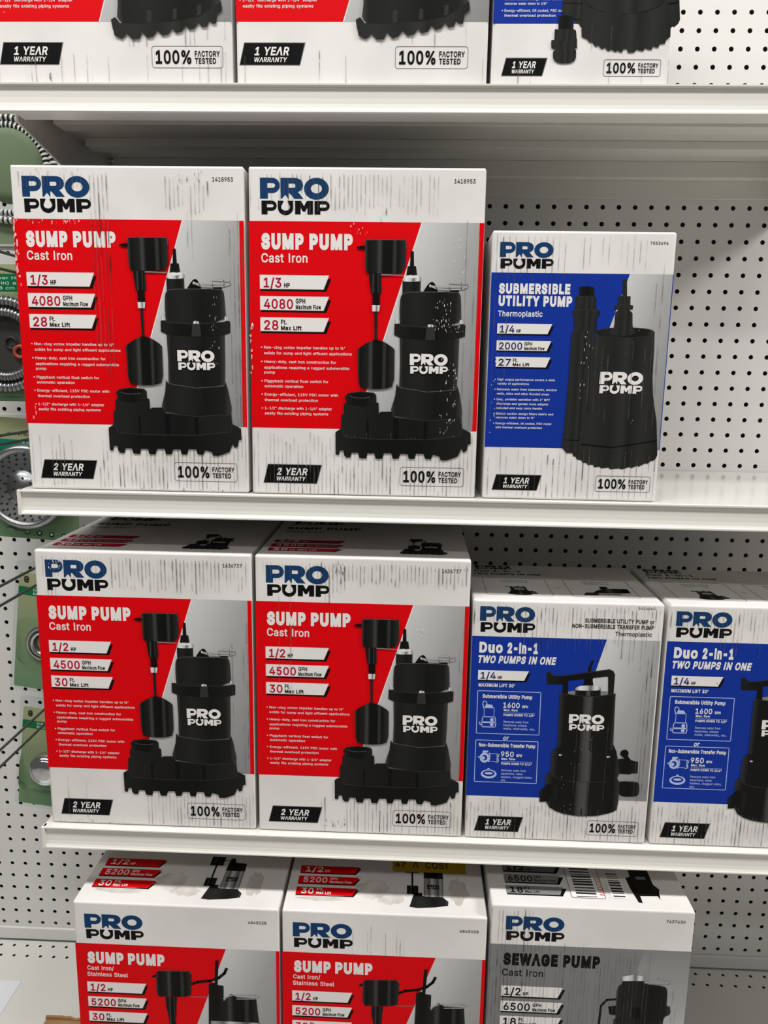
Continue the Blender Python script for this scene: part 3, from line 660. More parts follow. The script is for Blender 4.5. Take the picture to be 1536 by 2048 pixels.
  'cap': "7.17,11.16 7.78,11.3 8.42,11.22 8.41,10.95 7.22,10.89",
  'body': "7.06,8.04 6.96,10.12 7.04,10.55 7.27,10.72 7.26,10.93 8.37,10.95 8.39,10.75 9.48,10.67 9.69,10.46 9.72,9.38 9.92,9.47 9.99,8.92 9.64,8.74 9.62,8.17",
  'lug1': "6.59,9.25 6.99,9.32 7.03,8.73 6.69,8.75",
  'lug2': "7.9,9.26 8.31,9.28 8.36,8.58 7.95,8.55",
  'ring': "8.36,11.06 9.17,11.13 9.83,11.04 9.8,10.85 8.93,10.8 8.45,10.88",
  'hose': "6.94,9.72 6.49,9.66 6.2,9.28 6.15,7.99",
 },
}

# ------------------------------------------------------------------ the maker's two-line mark, drawn letter by letter
def arc(cx, cy, rx, ry, a0, a1, n=10):
    return [(cx + rx * math.cos(math.radians(a0 + (a1 - a0) * k / n)), cy + ry * math.sin(math.radians(a0 + (a1 - a0) * k / n))) for k in range(n + 1)]
# coordinates: x 0..955 right, y 0..493 up
def P_letter(x, y, w, h, stem):
    bowl = h * 0.73
    r = bowl / 2
    out = [(x, y), (x + stem, y), (x + stem, y + h - bowl), (x + w - r, y + h - bowl)] + arc(x + w - r, y + h - r, r, r, -90, 90) + [(x, y + h)]
    t = h * 0.245
    hole = [(x + stem * 0.92, y + h - bowl + t), (x + w - r, y + h - bowl + t)] + arc(x + w - r, y + h - r, (r - t) * 1.15, r - t, -90, 90, 6) + [(x + stem * 0.92, y + h - t)]
    return out, [hole]
LOGO_TOP = []
LOGO_LOW = []
LOGO_TOP.append(P_letter(0, 213, 272, 280, 108))
LOGO_TOP.append(([(283, 213), (300, 213), (331, 250), (345, 268), (360, 250), (386, 213), (392, 213), (392, 286), (408, 286), (472, 213), (597, 213), (520, 306), (555, 322), (582, 352), (592, 396), (582, 440), (552, 472), (505, 490), (460, 493), (283, 493)],
                 [[(392, 360), (470, 360), (482, 370), (486, 388), (482, 408), (470, 418), (392, 418)]]))
LOGO_TOP.append(([(773 + 170 * math.cos(6.28318 * k / 32), 350 + 146 * math.sin(6.28318 * k / 32)) for k in range(32)],
                 [[(773 + 76 * math.cos(6.28318 * k / 24), 352 + 64 * math.sin(6.28318 * k / 24)) for k in range(24)]]))
LOGO_LOW.append(P_letter(18, 0, 210, 186, 82))
LOGO_LOW.append(([(243, 186), (243, 92)] + arc(349, 92, 106, 100, 180, 360, 14) + [(455, 186), (376, 186), (384, 160), (402, 128)] + arc(349, 102, 60, 50, 20, -200, 16)[::1] + [(296, 128), (314, 160), (322, 186)], []))
LOGO_LOW.append(([(480, 4), (480, 186), (562, 186), (603, 116), (644, 186), (726, 186), (726, 4), (650, 4), (650, 96), (618, 42), (588, 42), (556, 96), (556, 4)], []))
LOGO_LOW.append(P_letter(748, 4, 207, 182, 80))
def logo(A, part, x0, y0, x1, y1, mtop, mlow, layer=2, slant=0.0):
    kx, ky = (x1 - x0) / 955.0, (y1 - y0) / 497.0
    for letters, m in ((LOGO_TOP, mtop), (LOGO_LOW, mlow)):
        for o, hs in letters:
            f = lambda l: [(x0 + p[0] * kx + slant * p[1] * ky, y0 + (p[1] + 8) * ky) for p in l]
            A.poly(part, m, f(o), layer, [f(h) for h in hs])

# ------------------------------------------------------------------ printed pump pictures
def pump_set(A, kind, order, part, f, layer=3):
    for n, m in order:
        if n not in SHAPES[kind]:
            continue
        pp = part
        if kind == 'sump' and n in FLOATS:
            pp = part + '/float_picture'
        p = pts(SHAPES[kind][n])
        if (kind, n) in ROUND:
            p = [(a[0] + (b[0] - a[0]) * t, a[1] + (b[1] - a[1]) * t) for a, b in zip(p, p[1:] + p[:1]) for t in (0.22, 0.78)]
        p = [f(q) for q in p]
        if n in STROKES:
            A.stroke(pp, m, p, STROKES[n] * f.k, layer)
        else:
            A.poly(pp, m, p, layer)
        for rn, r0, r1 in RIMS.get((kind, n), ()):
            A.stroke(pp, rn, p[r0:r1], 0.035 * f.k, layer + 0.2)
        layer += 0.35
    return layer
def fit(sx=1.0, sy=1.0, dx=0.0, dy=0.0):
    f = lambda q: (q[0] * sx + dx, q[1] * sy + dy)
    f.k = abs(sx)
    return f
FLOATS = ('bracket', 'tab', 'sneck', 'bellow', 'ferrule', 'rod', 'float', 'switch')
ROUND = {('duo', 'lower'), ('duo', 'shoulder'), ('duo', 'hook'), ('duo', 'knob'), ('util', 'top'), ('util', 'cone'), ('sump', 'bore'), ('sump', 'nut'), ('sump', 'lug'), ('sump', 'tab'), ('sewage', 'body'), ('sump', 'cap'), ('sump', 'float'), ('sump', 'switch'), ('duo', 'plate'), ('base_a3', 'body'), ('adapt', 'low')}
RIMS = {('sump', 'flare'): (('print_rim', 0, 5),), ('sump', 'skirt'): (('print_dim', 1, 7),), ('sump', 'base'): (('print_dim', 10, 15),), ('sump', 'bore'): (('print_rim', 9, 16),), ('sump', 'cap'): (('print_rim', 3, 11),),
        ('sump', 'clamp'): (('print_dim', 1, 6),), ('sump', 'hex'): (('print_dim', 0, 5),), ('sump', 'float'): (('print_dim', 2, 8),), ('sump', 'switch'): (('print_rim', 2, 9),),
        ('util', 'body'): (('print_dim', 0, 5),), ('util', 'column'): (('print_dim', 1, 7),), ('util', 'top'): (('print_dim', 0, 14),), ('util', 'hexring'): (('print_dim', 0, 3),), ('util', 'collar'): (('print_dim', 0, 3),), ('util', 'flange'): (('print_dim', 0, 4),),
        ('duo', 'body'): (('print_dim', 0, 5),), ('duo', 'shoulder'): (('print_dim', 11, 19),), ('duo', 'handle'): (('print_dim', 0, 7),), ('duo', 'lower'): (('print_dim', 15, 27),), ('duo', 'knob'): (('print_dim', 0, 8),),
        ('steel', 'body'): (('print_rim', 1, 6),), ('steel', 'switch'): (('print_rim', 1, 4),), ('sewage', 'body'): (('print_dim', 4, 18),), ('base_a', 'skirt'): (('print_dim', 0, 2),)}
STROKES = {'ring': 0.05, 'ring2': 0.06, 'cable': 0.16, 'hose': 0.12, 'bracket2': 0.04}
SUMP = [('cord', 'tone_matt'), ('relief', 'tone_matt'), ('neck', 'tone_body'), ('nut', 'tone_chrome'), ('nut2', 'print_white'), ('lug', 'print_black'), ('eye', 'print_white'),
        ('plug', 'print_black'), ('body', 'tone_body'), ('flare', 'tone_body'), ('cap', 'tone_body'), ('clamp', 'tone_matt'), ('clamplug', 'print_dim'),
        ('bolt1', 'tone_chrome'), ('bolt2', 'tone_chrome'), ('bolt3', 'tone_chrome'), ('ring', 'tone_chrome'), ('ring2', 'tone_chrome'), ('base', 'tone_base'), ('rib1', 'print_black'), ('rib2', 'print_black'), ('rib3', 'print_black'),
        ('hex', 'tone_matt'), ('bore', 'print_black'), ('skirt', 'tone_matt'), ('bracket', 'print_grey'), ('tab', 'print_black'), ('sneck', 'tone_gloss'), ('bellow', 'print_black'),
        ('rod', 'tone_gloss'), ('ferrule', 'tone_chrome'), ('float', 'tone_gloss'), ('switch', 'tone_gloss')]
UTIL = [('cord', 'tone_util'), ('nut', 'tone_util'), ('flange', 'tone_util'), ('body', 'tone_util'), ('top', 'tone_body'), ('cone', 'tone_util'), ('thread', 'tone_matt'), ('low', 'tone_util'), ('collar', 'tone_util'),
        ('hexring', 'tone_util'), ('column', 'tone_util'), ('seam', 'print_black'), ('seam2', 'print_black')]
DUO = [('cord', 'tone_matt'), ('rearrim', 'print_grey'), ('rearrim2', 'print_grey'), ('relief', 'print_black'), ('handle', 'tone_matt'), ('block', 'tone_duo'), ('plate', 'tone_chrome'), ('outlet', 'tone_matt'), ('hook', 'print_black'), ('knob', 'tone_matt'),
       ('lower', 'tone_duo'), ('shoulder', 'tone_duo'), ('body', 'tone_duo'), ('lug', 'tone_matt'), ('bolt1', 'tone_chrome'), ('bolt2', 'tone_chrome'), ('slot1', 'print_black'), ('slot2', 'print_black'), ('slot3', 'print_black')]
BASEA = [('base', 'tone_body'), ('rib1', 'print_dim'), ('rib2', 'print_dim'), ('rib3', 'print_dim'), ('skirt', 'tone_util')]
STEEL = [('bracket', 'print_grey'), ('cable', 'print_black'), ('body', 'tone_gloss'), ('col', 'tone_matt'), ('ring', 'tone_chrome'), ('tab', 'print_black'), ('neck', 'tone_gloss'), ('switch', 'tone_gloss')]
SEWAGE = [('cord', 'print_grey'), ('hose', 'print_black'), ('lug1', 'print_black'), ('body', 'tone_body'), ('cap', 'tone_chrome'), ('lug2', 'print_black'), ('ring', 'tone_chrome')]

# ------------------------------------------------------------------ print blocks every carton shares
def banner(A, n, y0, h, w, mnum, num, nx, unit, mbg='print_white', x0=0.53, k=1.0, msh='print_black', mun='print_black', glow='print_pink'):
    p = 'spec_banner' + str(n)
    cut = 0.42 * h
    q = [(x0, y0), (x0 + w - cut, y0), (x0 + w, y0 + h), (x0, y0 + h)]
    A.poly(p, msh, [(x0 + 0.02, y0 - 0.10 * k), (x0 + w - cut + 0.15 * k, y0 - 0.10 * k), (x0 + w + 0.12 * k, y0 + 0.78 * h), (x0 + w - 0.10, y0 + 0.78 * h), (x0 + 0.02, y0 + 0.1)], 2)
    if glow:
        A.poly(p, glow, [(a + (0.02 if i in (1, 2) else -0.02), b + (0.02 if i > 1 else -0.012)) for i, (a, b) in enumerate(q)], 3)
    A.poly(p, mbg, q, 4)
    A.text(p, mnum, num, x0 + 0.17 * k, x0 + nx, y0 + 0.12 * h, 0.68 * h, 5, 0.012)
    ux = x0 + nx + 0.13 * k
    if isinstance(unit, str):
        A.text(p, mun, unit, ux, ux + 0.28 * k, y0 + 0.13 * h, 0.30 * h, 5, 0.03)
    else:
        (a, wa), (b, wb) = unit
        A.text(p, mun, a, ux, ux + wa, y0 + 0.52 * h, 0.33 * h, 5, 0.02)
        A.text(p, mun, b, ux, ux + wb, y0 + 0.10 * h, 0.29 * h, 5, 0.03)

def warranty(A, years, x0, y0, x1, y1):
    p = 'warranty_badge'
    h = y1 - y0; s = 0.25 * h
    A.poly(p, 'print_grey', [(x0 - 0.03, y0 - 0.03), (x1 - s + 0.02, y0 - 0.03), (x1 + 0.05, y1 + 0.03), (x0 + s - 0.02, y1 + 0.03)], 1)
    A.poly(p, 'print_black', [(x0, y0), (x1 - s, y0), (x1, y1), (x0 + s, y1)], 2)
    w = x1 - x0
    A.text(p, 'print_white', years + ' YEAR', x0 + 0.225 * w, x0 + 0.765 * w, y0 + 0.45 * h, 0.36 * h, 4, 0.022, 0.22)
    A.text(p, 'print_white', 'WARRANTY', x0 + 0.225 * w, x0 + 0.735 * w, y0 + 0.13 * h, 0.21 * h, 4, 0.018, 0.22)

def tested(A, x0, y0, x1, y1):
    p = 'tested_badge'
    w = x1 - x0; h = y1 - y0
    A.rrect(p, 'print_line', x0, y0, x1, y1, 0.14 * h, 0.022, 2)
    A.text(p, 'print_black', '100%', x0 + 0.055 * w, x0 + 0.555 * w, y0 + 0.22 * h, 0.56 * h, 3, 0.020)
    A.text(p, 'print_black', 'FACTORY', x0 + 0.605 * w, x0 + 0.955 * w, y0 + 0.53 * h, 0.24 * h, 3, 0.016)
    A.text(p, 'print_black', 'TESTED', x0 + 0.605 * w, x0 + 0.90 * w, y0 + 0.21 * h, 0.24 * h, 3, 0.016)

def bullets(A, m, lines, k=1.0):
    for t, x0, x1, b, dot in lines:
        A.text('feature_text', m, t, x0, x1, b, 0.125 * k, 3, 0.004)
        if dot:
            A.ell('feature_text', m, x0 - 0.12 * k, b + 0.06 * k, 0.034 * k, 0.034 * k, 3, 8)

def streaks(A, W, H, regions, rubs=(), pitch=0.2, seed=0):
    rnd = random.Random(seed)
    off = rnd.uniform(0, pitch)
    for u0, u1, v0, v1, dens, st in regions:
        x = off + math.ceil((u0 * W - off) / pitch) * pitch
        while x < u1 * W:
            if rnd.random() < dens:
                a, b = v0 * H, v1 * H
                L = b - a
                q0 = a + rnd.uniform(0, 0.25) * L
                q1 = b - rnd.uniform(0, 0.25) * L
                if v0 < 0.02: q0 = a + rnd.uniform(0.03, 0.12)
                if v1 > 0.97: q1 = b - rnd.uniform(0.05, 0.25)
                y = q0
                while y < q1:
                    d = min(rnd.uniform(0.5, 3.0), q1 - y)
                    w = rnd.uniform(0.03, 0.065)
                    j = rnd.uniform(-0.012, 0.012)
                    lvl = min(2, max(0, st + rnd.choice((-1, 0, 0, 0, 1))))
                    A._put('scuff_marks', ('dirt_faint', 'dirt_mid', 'dirt_or_dent_shade')[lvl], [(x + j - w / 2, y), (x + j + w / 2, y), (x + w / 2, y + d), (x - w / 2, y + d)], [(0, 1, 2, 3)], 10)
                    y += d + rnd.uniform(0, 0.12)
            x += pitch
    for u0, u1, v0, v1, n, sz, m in rubs:
        for _ in range(n):
            x = rnd.uniform(u0, u1) * W; y = rnd.uniform(v0, v1) * H
            w = rnd.uniform(0.3, 1.0) * sz * 0.45; h = rnd.uniform(0.4, 1.6) * sz
            p = [(x + w * math.cos(t) * rnd.uniform(.6, 1.1), min(H - 0.03, max(0.03, y + h * math.sin(t) * rnd.uniform(.6, 1.1)))) for t in [k * 0.785 for k in range(8)]]
            A.poly('scuff_marks', m, p, 11)

def carton(label, group, x0, z0, W, H, D, yf, seam=None, seed=0, rotz=0.0):
    c = P3(x0 + W / 2, yf + D / 2, z0)
    root = thing('pump_box', label, 'box', c, group, (0, 0, rotz))
    rnd = random.Random(seed + 50)
    bm = bmesh.new()
    bmesh.ops.create_cube(bm, size=1)
    for v in bm.verts:
        v.co = Vector((v.co.x * W, v.co.y * D, (v.co.z + 0.5) * H))
    bmesh.ops.bevel(bm, geom=list(bm.edges), offset=0.11, segments=3, affect='EDGES', profile=0.5)
    for v in bm.verts:                       # softened, slightly crushed corners
        if abs(abs(v.co.x) - W / 2) < 0.12 and (v.co.z < 0.12 or v.co.z > H - 0.12):
            v.co += Vector((-math.copysign(1, v.co.x) * rnd.uniform(0, 0.05), 0, 0))
    bm.verts.index_update()
    b = MB()
    b.bm(bm, 'carton_white')
    b.build('carton', root)
    front = Art(lambda u, v, e: (u - W / 2, -D / 2 - e, v))
    top = Art(lambda u, v, e: (u - W / 2, -D / 2 + v, H + e))
    s = MB()
    sm = seam or D / 2
    for a, c2 in ((0.1, sm - 0.02), (sm + 0.02, D - 0.1)):
        s.box((-W / 2 + 0.08, -D / 2 + a, H - 0.05), (W / 2 - 0.08, -D / 2 + c2, H + 0.0015), 'carton_white')
    s.box((-W / 2 + 0.1, -D / 2 + sm - 0.02, H - 0.05), (W / 2 - 0.1, -D / 2 + sm + 0.02, H - 0.004), 'edge_dark')
    s.build('top_flap', root)
    return root, front, top

FEATURES = [('Non-clog vortex impeller handles up to ½"', 0.68, 4.62, 7.14, 1), ('solids for sump and light effluent applications', 0.68, 4.95, 6.87, 0),
            ('Heavy-duty, cast iron construction for', 0.68, 4.19, 6.46, 1), ('applications requiring a rugged submersible', 0.68, 4.84, 6.18, 0), ('pump', 0.68, 1.20, 5.95, 0),
            ('Piggyback vertical float switch for', 0.68, 3.82, 5.53, 1), ('automatic operation', 0.68, 2.58, 5.28, 0),
            ('Energy-efficient, 115V PSC motor with', 0.68, 4.29, 4.88, 1), ('thermal overload protection', 0.68, 3.30, 4.61, 0),
            ('1-1/2" discharge with 1-1/4" adapter', 0.68, 4.00, 4.21, 1), ('easily fits existing piping systems', 0.68, 3.82, 3.96, 0)]

def sump_box(label, group, x0, z0, W, H, D, num, hp, gph, lift, years, streak, rubs=(), seed=0, low=False, sx=1.0, pu=0.0):
    root, A, T = carton(label, group, x0, z0, W, H, D, -12.9, None, seed)
    k = H / 15.45
    vb, vt = (2.64, 13.03 * k) if low else (3.31 * k, 13.03 * k)
    ub, ut = (4.86, 8.19) if low else (5.10, 8.19)
    A.poly('front_panel', 'print_red', [(0.02, vb), (ub, vb), (ut, vt), (0.02, vt)], 1)
    wr = W - (0.04 if low else 0.26)
    A.poly('front_panel', 'tone_silver', [(ub, vb), (wr, vb), (wr, vt), (ut, vt)], 1, (), 'd')
    if not low:
        A.rect('front_panel', 'print_red', wr, vb, W - 0.04, vt, 1)
    A.stroke('front_panel', 'print_white', [(ub + 0.02, vb), (ut + 0.02, vt)], 0.05, 2)
    logo(A, 'logo', 0.58, 13.30 * k, 3.86, 14.94 * k, 'print_navy', 'print_black')
    A.text('item_number', 'print_black', num, W - 1.50, W - 0.52, 14.77 * k, 0.19, 2)
    A.text('title', 'print_white', 'SUMP', 0.60, 2.63, 11.82 * k, 0.60, 2, 0.055)
    A.text('title', 'print_white', 'PUMP', 2.90, 4.96, 11.82 * k, 0.60, 2, 0.055)
    A.text('title', 'print_white', 'Cast Iron', 0.60, 2.81, 11.17 * k, 0.40, 2, 0.010)
    banner(A, 1, 9.94 * k, 0.63, 3.30, 'print_crimson', hp, 1.02, 'HP')
    banner(A, 2, 8.96 * k, 0.63, 3.30, 'print_crimson', gph, 1.58, (('GPH', 0.46), ('Maximum Flow', 1.22)))
    banner(A, 3, 7.97 * k, 0.63, 3.30, 'print_crimson', lift, 0.86, (('Ft.', 0.27), ('Max Lift', 1.0)))
    dv = -0.74 if low else 0
    bullets(A, 'print_white', [(t, a - (0.35 if low else 0), b - (0.3 if low else 0), (c + dv) * (k if not low else 1), d) for t, a, b, c, d in FEATURES])
    wx = (0.16, 3.12, 0.86, 1.76) if low else (0.59, 3.47, 0.57, 1.48)
    warranty(A, years, wx[0], wx[2], wx[1], wx[3])
    if low:
        tested(A, 7.23, 0.71, 10.52, 1.64)
    else:
        tested(A, W - 3.76, 0.54, W - 0.58, 1.49)
    if low:
        l = pump_set(A, 'sump', [q for q in SUMP if q[0] not in ('base', 'skirt', 'rib1', 'rib2', 'rib3')], 'pump_picture', fit(1, 0.98, 0, -0.30))
        A.poly('pump_picture', 'tone_base', [(5.78, 3.2), (5.78, 4.75), (7.4, 4.75), (7.5, 4.35), (8.1, 4.35), (8.3, 4.0), (10.42, 4.0), (10.42, 3.2)], l)
        l += 1
        pump_set(A, 'base_a', BASEA, 'pump_picture', fit(1, 1, pu, 0), l)
        l += 2
    else:
        l = pump_set(A, 'sump', SUMP, 'pump_picture', fit(1, k * 1.004, pu, 0))
    logo(A, 'pump_picture/picture_logo', 7.77 + pu, 6.04 * k - (0.4 if low else 0), 9.62 + pu, 6.99 * k - (0.4 if low else 0), 'print_white', 'print_white', l)
    streaks(A, W, H, streak, rubs, 0.2, seed)
    # top face: the same design laid flat
    logo(T, 'top_logo', 0.8, 8.0, 3.9, 9.6, 'print_black', 'print_black')
    T.text('top_title', 'print_black', 'SUMP PUMP', 0.6, 5.0, 6.6, 0.55, 2, 0.03)
    T.text('top_title', 'print_black', 'Cast Iron', 0.6, 2.9, 5.75, 0.36, 2)
    for n, (t, y) in enumerate(((hp + ' HP', 3.1), (gph + ' GPH Maximum Flow', 2.1), (lift + ' Ft. Max Lift', 1.15))):
        T.poly('top_banner%d' % (n + 1), 'print_black', [(0.5, y - 0.07), (4.05, y - 0.07), (4.4, y + 0.5), (0.5, y + 0.5)], 1)
        T.poly('top_banner%d' % (n + 1), 'print_crimson', [(0.45, y), (3.98, y), (4.28, y + 0.62), (0.45, y + 0.62)], 2)
        a, b = t.split(' ', 1)
        T.text('top_banner%d' % (n + 1), 'print_white', a, 0.7, 0.75 + 0.36 * len(a), y + 0.1, 0.42, 3, 0.012)
        T.text('top_banner%d' % (n + 1), 'print_white', b, 0.9 + 0.36 * len(a), 1.0 + 0.36 * len(a) + 0.11 * len(b), y + 0.12, 0.22, 3, 0.01)
    l = pump_set(T, 'sump', SUMP, 'top_pump_picture', fit(0.37, 0.34, 5.9, 0.30), 2)
    logo(T, 'top_pump_picture', 8.75, 2.3, 9.45, 2.6, 'print_white', 'print_white', l)
    A.build(root); T.build(root)
    return root

def utility_box(label, x0, z0, W, H, D, num, streak, seed, low=False, rubs=()):
    root, A, T = carton(label, None, x0, z0, W, H, D, -12.9, None, seed)
    vb, vt = 2.57, 10.82
    A.poly('front_panel', 'print_blue', [(0.02, vb), ((3.9 if not low else 4.4), vb), (6.5, vt), (0.02, vt)], 1)
    A.poly('front_panel', 'tone_silver', [((3.9 if not low else 4.4), vb), (W - 0.05, vb), (W - 0.05, vt), (6.5, vt)], 1, (), 'd')
    A.rect('front_panel', 'print_blue', W - 0.05, vb, W - 0.012, vt, 1)
    logo(A, 'logo', 0.38, 10.99, 2.91, 12.19, 'print_navy', 'print_black')
    A.text('item_number', 'print_black', num, 7.34, 8.17, 12.15, 0.13, 2)
    A.text('title', 'print_white', 'SUBMERSIBLE', 0.40, 3.76, 9.90, 0.40, 2, 0.046)
    A.text('title', 'print_white', 'UTILITY PUMP', 0.41, 3.88, 9.33, 0.41, 2, 0.046)
    A.text('title', 'print_white', 'Thermoplastic', 0.41, 2.52, 8.82, 0.25, 2, 0.010)
    for n, (y, num2, nx, un) in enumerate(((8.01, '1/4', 0.82, 'HP'), (7.22, '2000', 1.23, (('GPH', 0.37), ('Maximum Flow', 0.97))), (6.45, '27', 0.72, (('Ft.', 0.22), ('Max Lift', 0.8))))):
        banner(A, n + 1, y, 0.47, 2.60, 'print_indigo', num2, nx, un, x0=0.40, k=0.75, glow=None)
    F = [('High output performance covers a wide', 3.28, 5.80, 1), ('variety of applications', 2.04, 5.60, 0), ('Removes water from basements, window', 3.40, 5.33, 1), ('wells, sinks and other flooded areas', 3.03, 5.12, 0),
         ('Easy, portable operation with 1" NPT', 3.09, 4.85, 1), ('discharge and garden hose adapter', 3.03, 4.64, 0), ('included and easy carry handle', 2.73, 4.43, 0),
         ('Bottom suction design filters debris and', 3.28, 4.16, 1), ('removes water down to ' + ('1/8"' if low else '¼"'), 2.38, 3.97, 0),
         ('Energy-efficient, ' + ('Oil' if low else 'oil') + ' cooled, PSC motor' + (' with' if low else ''), 3.61 if low else 3.23, 3.69, 1), ('thermal overload protection' if low else 'with thermal overload protection', 2.78, 3.49, 0)]
    dv = -0.64 if low else 0.0
    bullets(A, 'print_white', [(t, 0.51, b, c + dv, d) for t, b, c, d in F], 0.80)
    if low:
        warranty(A, '1', 0.50, 0.44, 2.48, 1.15)
        tested(A, 5.04, 0.41, 7.58, 1.12)
        l = pump_set(A, 'util', UTIL, 'pump_picture', fit(1.12, 1, -1.2, 0.4))
        l = pump_set(A, 'base_a3', [('body', 'tone_util'), ('skirt', 'tone_util')], 'pump_picture', fit(), l)
        pump_set(A, 'adapt', [('thread', 'tone_matt'), ('mid', 'tone_util'), ('low', 'tone_util'), ('hex', 'tone_util')], 'adapter_picture', fit(), l)
    else:
        warranty(A, '1', 0.48, 0.46, 2.85, 1.20)
        tested(A, 5.54, 0.46, 8.22, 1.255)
        l = pump_set(A, 'util', UTIL, 'pump_picture', fit())
    logo(A, 'pump_picture/picture_logo', 5.38, 5.25 + (0.8 if low else 0), 7.47, 6.28 + (0.8 if low else 0), 'print_white', 'print_white', l + 1, 0.04)
    streaks(A, W, H, streak, rubs, 0.29, seed)
    A.build(root); T.build(root)
    return root

def duo_box(label, x0, streak, seed, rubs=()):
    W, H, D = 9.72, 13.45, 7.3
    root, A, T = carton(label, 'two-in-one pump boxes', x0, -35.085, W, H, D, -12.9, 4.55, seed)
    k = 1.012
    f = lambda y: y * k
    vb, vt = f(2.49), f(11.37)
    A.poly('front_panel', 'print_blue', [(0.02, vb), (4.55, vb), (6.91, vt), (0.02, vt)], 1)
    A.poly('front_panel', 'tone_silver', [(4.55, vb), (W - 0.10, vb), (W - 0.10, vt), (6.91, vt)], 1, (), 'd')
    logo(A, 'logo', 0.38, f(11.58), 3.22, f(12.95), 'print_navy', 'print_black')
    A.text('item_number', 'print_line', '5434840', 8.38, 9.23, f(12.99), 0.14, 2)
    A.text('pump_type_text', 'print_black', 'SUBMERSIBLE UTILITY PUMP or', 5.74, 9.23, f(12.25), 0.21, 2, 0.018)
    A.text('pump_type_text', 'print_black', 'NON-SUBMERSIBLE TRANSFER PUMP', 5.11, 9.23, f(11.95), 0.21, 2, 0.018)
    A.text('pump_type_text', 'print_black', 'Thermoplastic', 7.31, 9.17, f(11.58), 0.22, 2, 0.004)
    A.text('title', 'print_white', 'Duo', 0.41, 1.62, f(10.53), 0.50, 2, 0.045)
    A.text('title', 'print_white', '2-in-1', 1.86, 3.43, f(10.53), 0.50, 2, 0.045)
    A.text('title', 'print_white', 'TWO PUMPS IN ONE', 0.38, 4.41, f(9.96), 0.36, 2, 0.038, 0.22)
    banner(A, 1, f(9.02), 0.53, 2.62, 'print_indigo', '1/4', 0.92, 'HP', x0=0.40, k=0.8, glow=None)
    A.text('max_lift_text', 'print_white', "MAXIMUM LIFT 30'", 0.45, 2.33, f(8.65), 0.17, 2, 0.028)
    for pn, (y0, y1, ttl, tx, gph, gx, cap, ux, lines) in enumerate((
        (6.05, 8.41, 'Submersible Utility Pump', (0.68, 3.27, 8.03), '1600', (1.78, 2.64, 7.52), 'PUMPS DOWN TO 1/2"', 0, ('Removes water from', 'basements, window', 'wells, stairwells, etc.')),
        (3.30, 5.67, 'Non-Submersible Transfer Pump', (0.60, 3.57, 5.31), '950', (1.78, 2.46, 4.78), 'PUMPS DOWN TO 1/16"', 0, ('Removes water from', 'aquariums, water', 'heaters, clogged sinks,', 'etc.')))):
        p = 'mode_panel' + str(pn + 1)
        A.stroke(p, 'print_sky', [(0.43, f(y0)), (3.73, f(y0)), (3.70, f(y1)), (0.42, f(y1))], 0.035, 2, True)
        A.text(p, 'print_white', ttl, tx[0], tx[1], f(tx[2]), 0.19, 2, 0.03)
        A.text(p, 'print_white', gph, gx[0], gx[1], f(gx[2]), 0.28, 2, 0.012)
        A.text(p, 'print_white', 'GPH', gx[1] + 0.13, gx[1] + 0.43, f(gx[2]) + 0.01, 0.13, 2, 0.03)
        A.text(p, 'print_white', 'Max. flow', 1.82, 2.55, f(gx[2] - 0.19), 0.11, 2, 0.026)
        A.rect(p, 'print_sky', 1.82, f(gx[2] - 0.29), 3.45, f(gx[2] - 0.275), 2)
        A.text(p, 'print_white', cap, 1.82, 3.43, f(gx[2] - 0.46), 0.12, 2, 0.026)
        for i, t in enumerate(lines):
            A.text(p, 'print_sky', t, 1.84, 1.84 + 0.072 * len(t), f(gx[2] - 0.84 - 0.19 * i), 0.12, 2)
    A.text('or_text', 'print_white', 'or', 1.86, 2.17, f(5.72), 0.24, 2, 0.012, 0.2)
    # outline drawings of the two ways the pump is used
    p = 'mode_panel1'
    w = 'print_sky'
    A.stroke(p, w, [(0.78, f(7.45)), (0.70, f(7.72)), (0.78, f(7.86)), (0.9, f(7.82)), (0.92, f(7.70))], 0.05, 3)
    A.poly(p, w, [(0.82, f(7.5)), (1.28, f(7.5)), (1.18, f(7.66)), (0.88, f(7.68))], 3)
    A.stroke(p, w, [(0.80, f(6.98)), (0.80, f(7.48)), (1.32, f(7.48)), (1.32, f(6.98))], 0.025, 3)
    A.stroke(p, w, [(0.74, f(6.98)), (1.38, f(6.98)), (1.42, f(6.70)), (0.70, f(6.70))], 0.045, 3, True)
    A.stroke(p, w, [(0.68, f(6.66)), (1.44, f(6.66)), (1.40, f(6.42)), (0.72, f(6.42))], 0.05, 3, True)
    A.ell(p, w, 1.22, f(6.82), 0.10, 0.10, 3, 10); A.ell(p, w, 1.22, f(6.55), 0.10, 0.09, 3, 10)
    A.stroke(p, w, [(0.60, f(6.68)), (0.56, f(6.58)), (0.68, f(6.52))], 0.05, 3)
    p = 'mode_panel2'
    A.ell(p, w, 0.92, f(4.68), 0.26, 0.29, 3, 16, [[(0.92 + 0.15 * math.cos(t), f(4.68) + 0.17 * math.sin(t)) for t in [q * 0.785 for q in range(8)]]])
    A.ell(p, w, 0.86, f(4.66), 0.09, 0.1, 3, 8)
    A.poly(p, w, [(0.80, f(4.95)), (1.08, f(4.98)), (1.12, f(5.08)), (0.82, f(5.08))], 3)
    A.poly(p, w, [(0.55, f(4.72)), (0.68, f(4.62)), (0.68, f(4.76))], 3)
    A.stroke(p, w, [(1.16, f(4.95)), (1.22, f(4.7)), (1.14, f(4.45))], 0.05, 3)
    A.stroke(p, w, [(1.2, f(4.92)), (1.58, f(4.92)), (1.58, f(4.48)), (1.2, f(4.48))], 0.025, 3)
    A.stroke(p, w, [(1.52, f(4.92)), (1.68, f(4.88)), (1.62, f(4.7)), (1.66, f(4.46)), (1.52, f(4.46))], 0.06, 3)
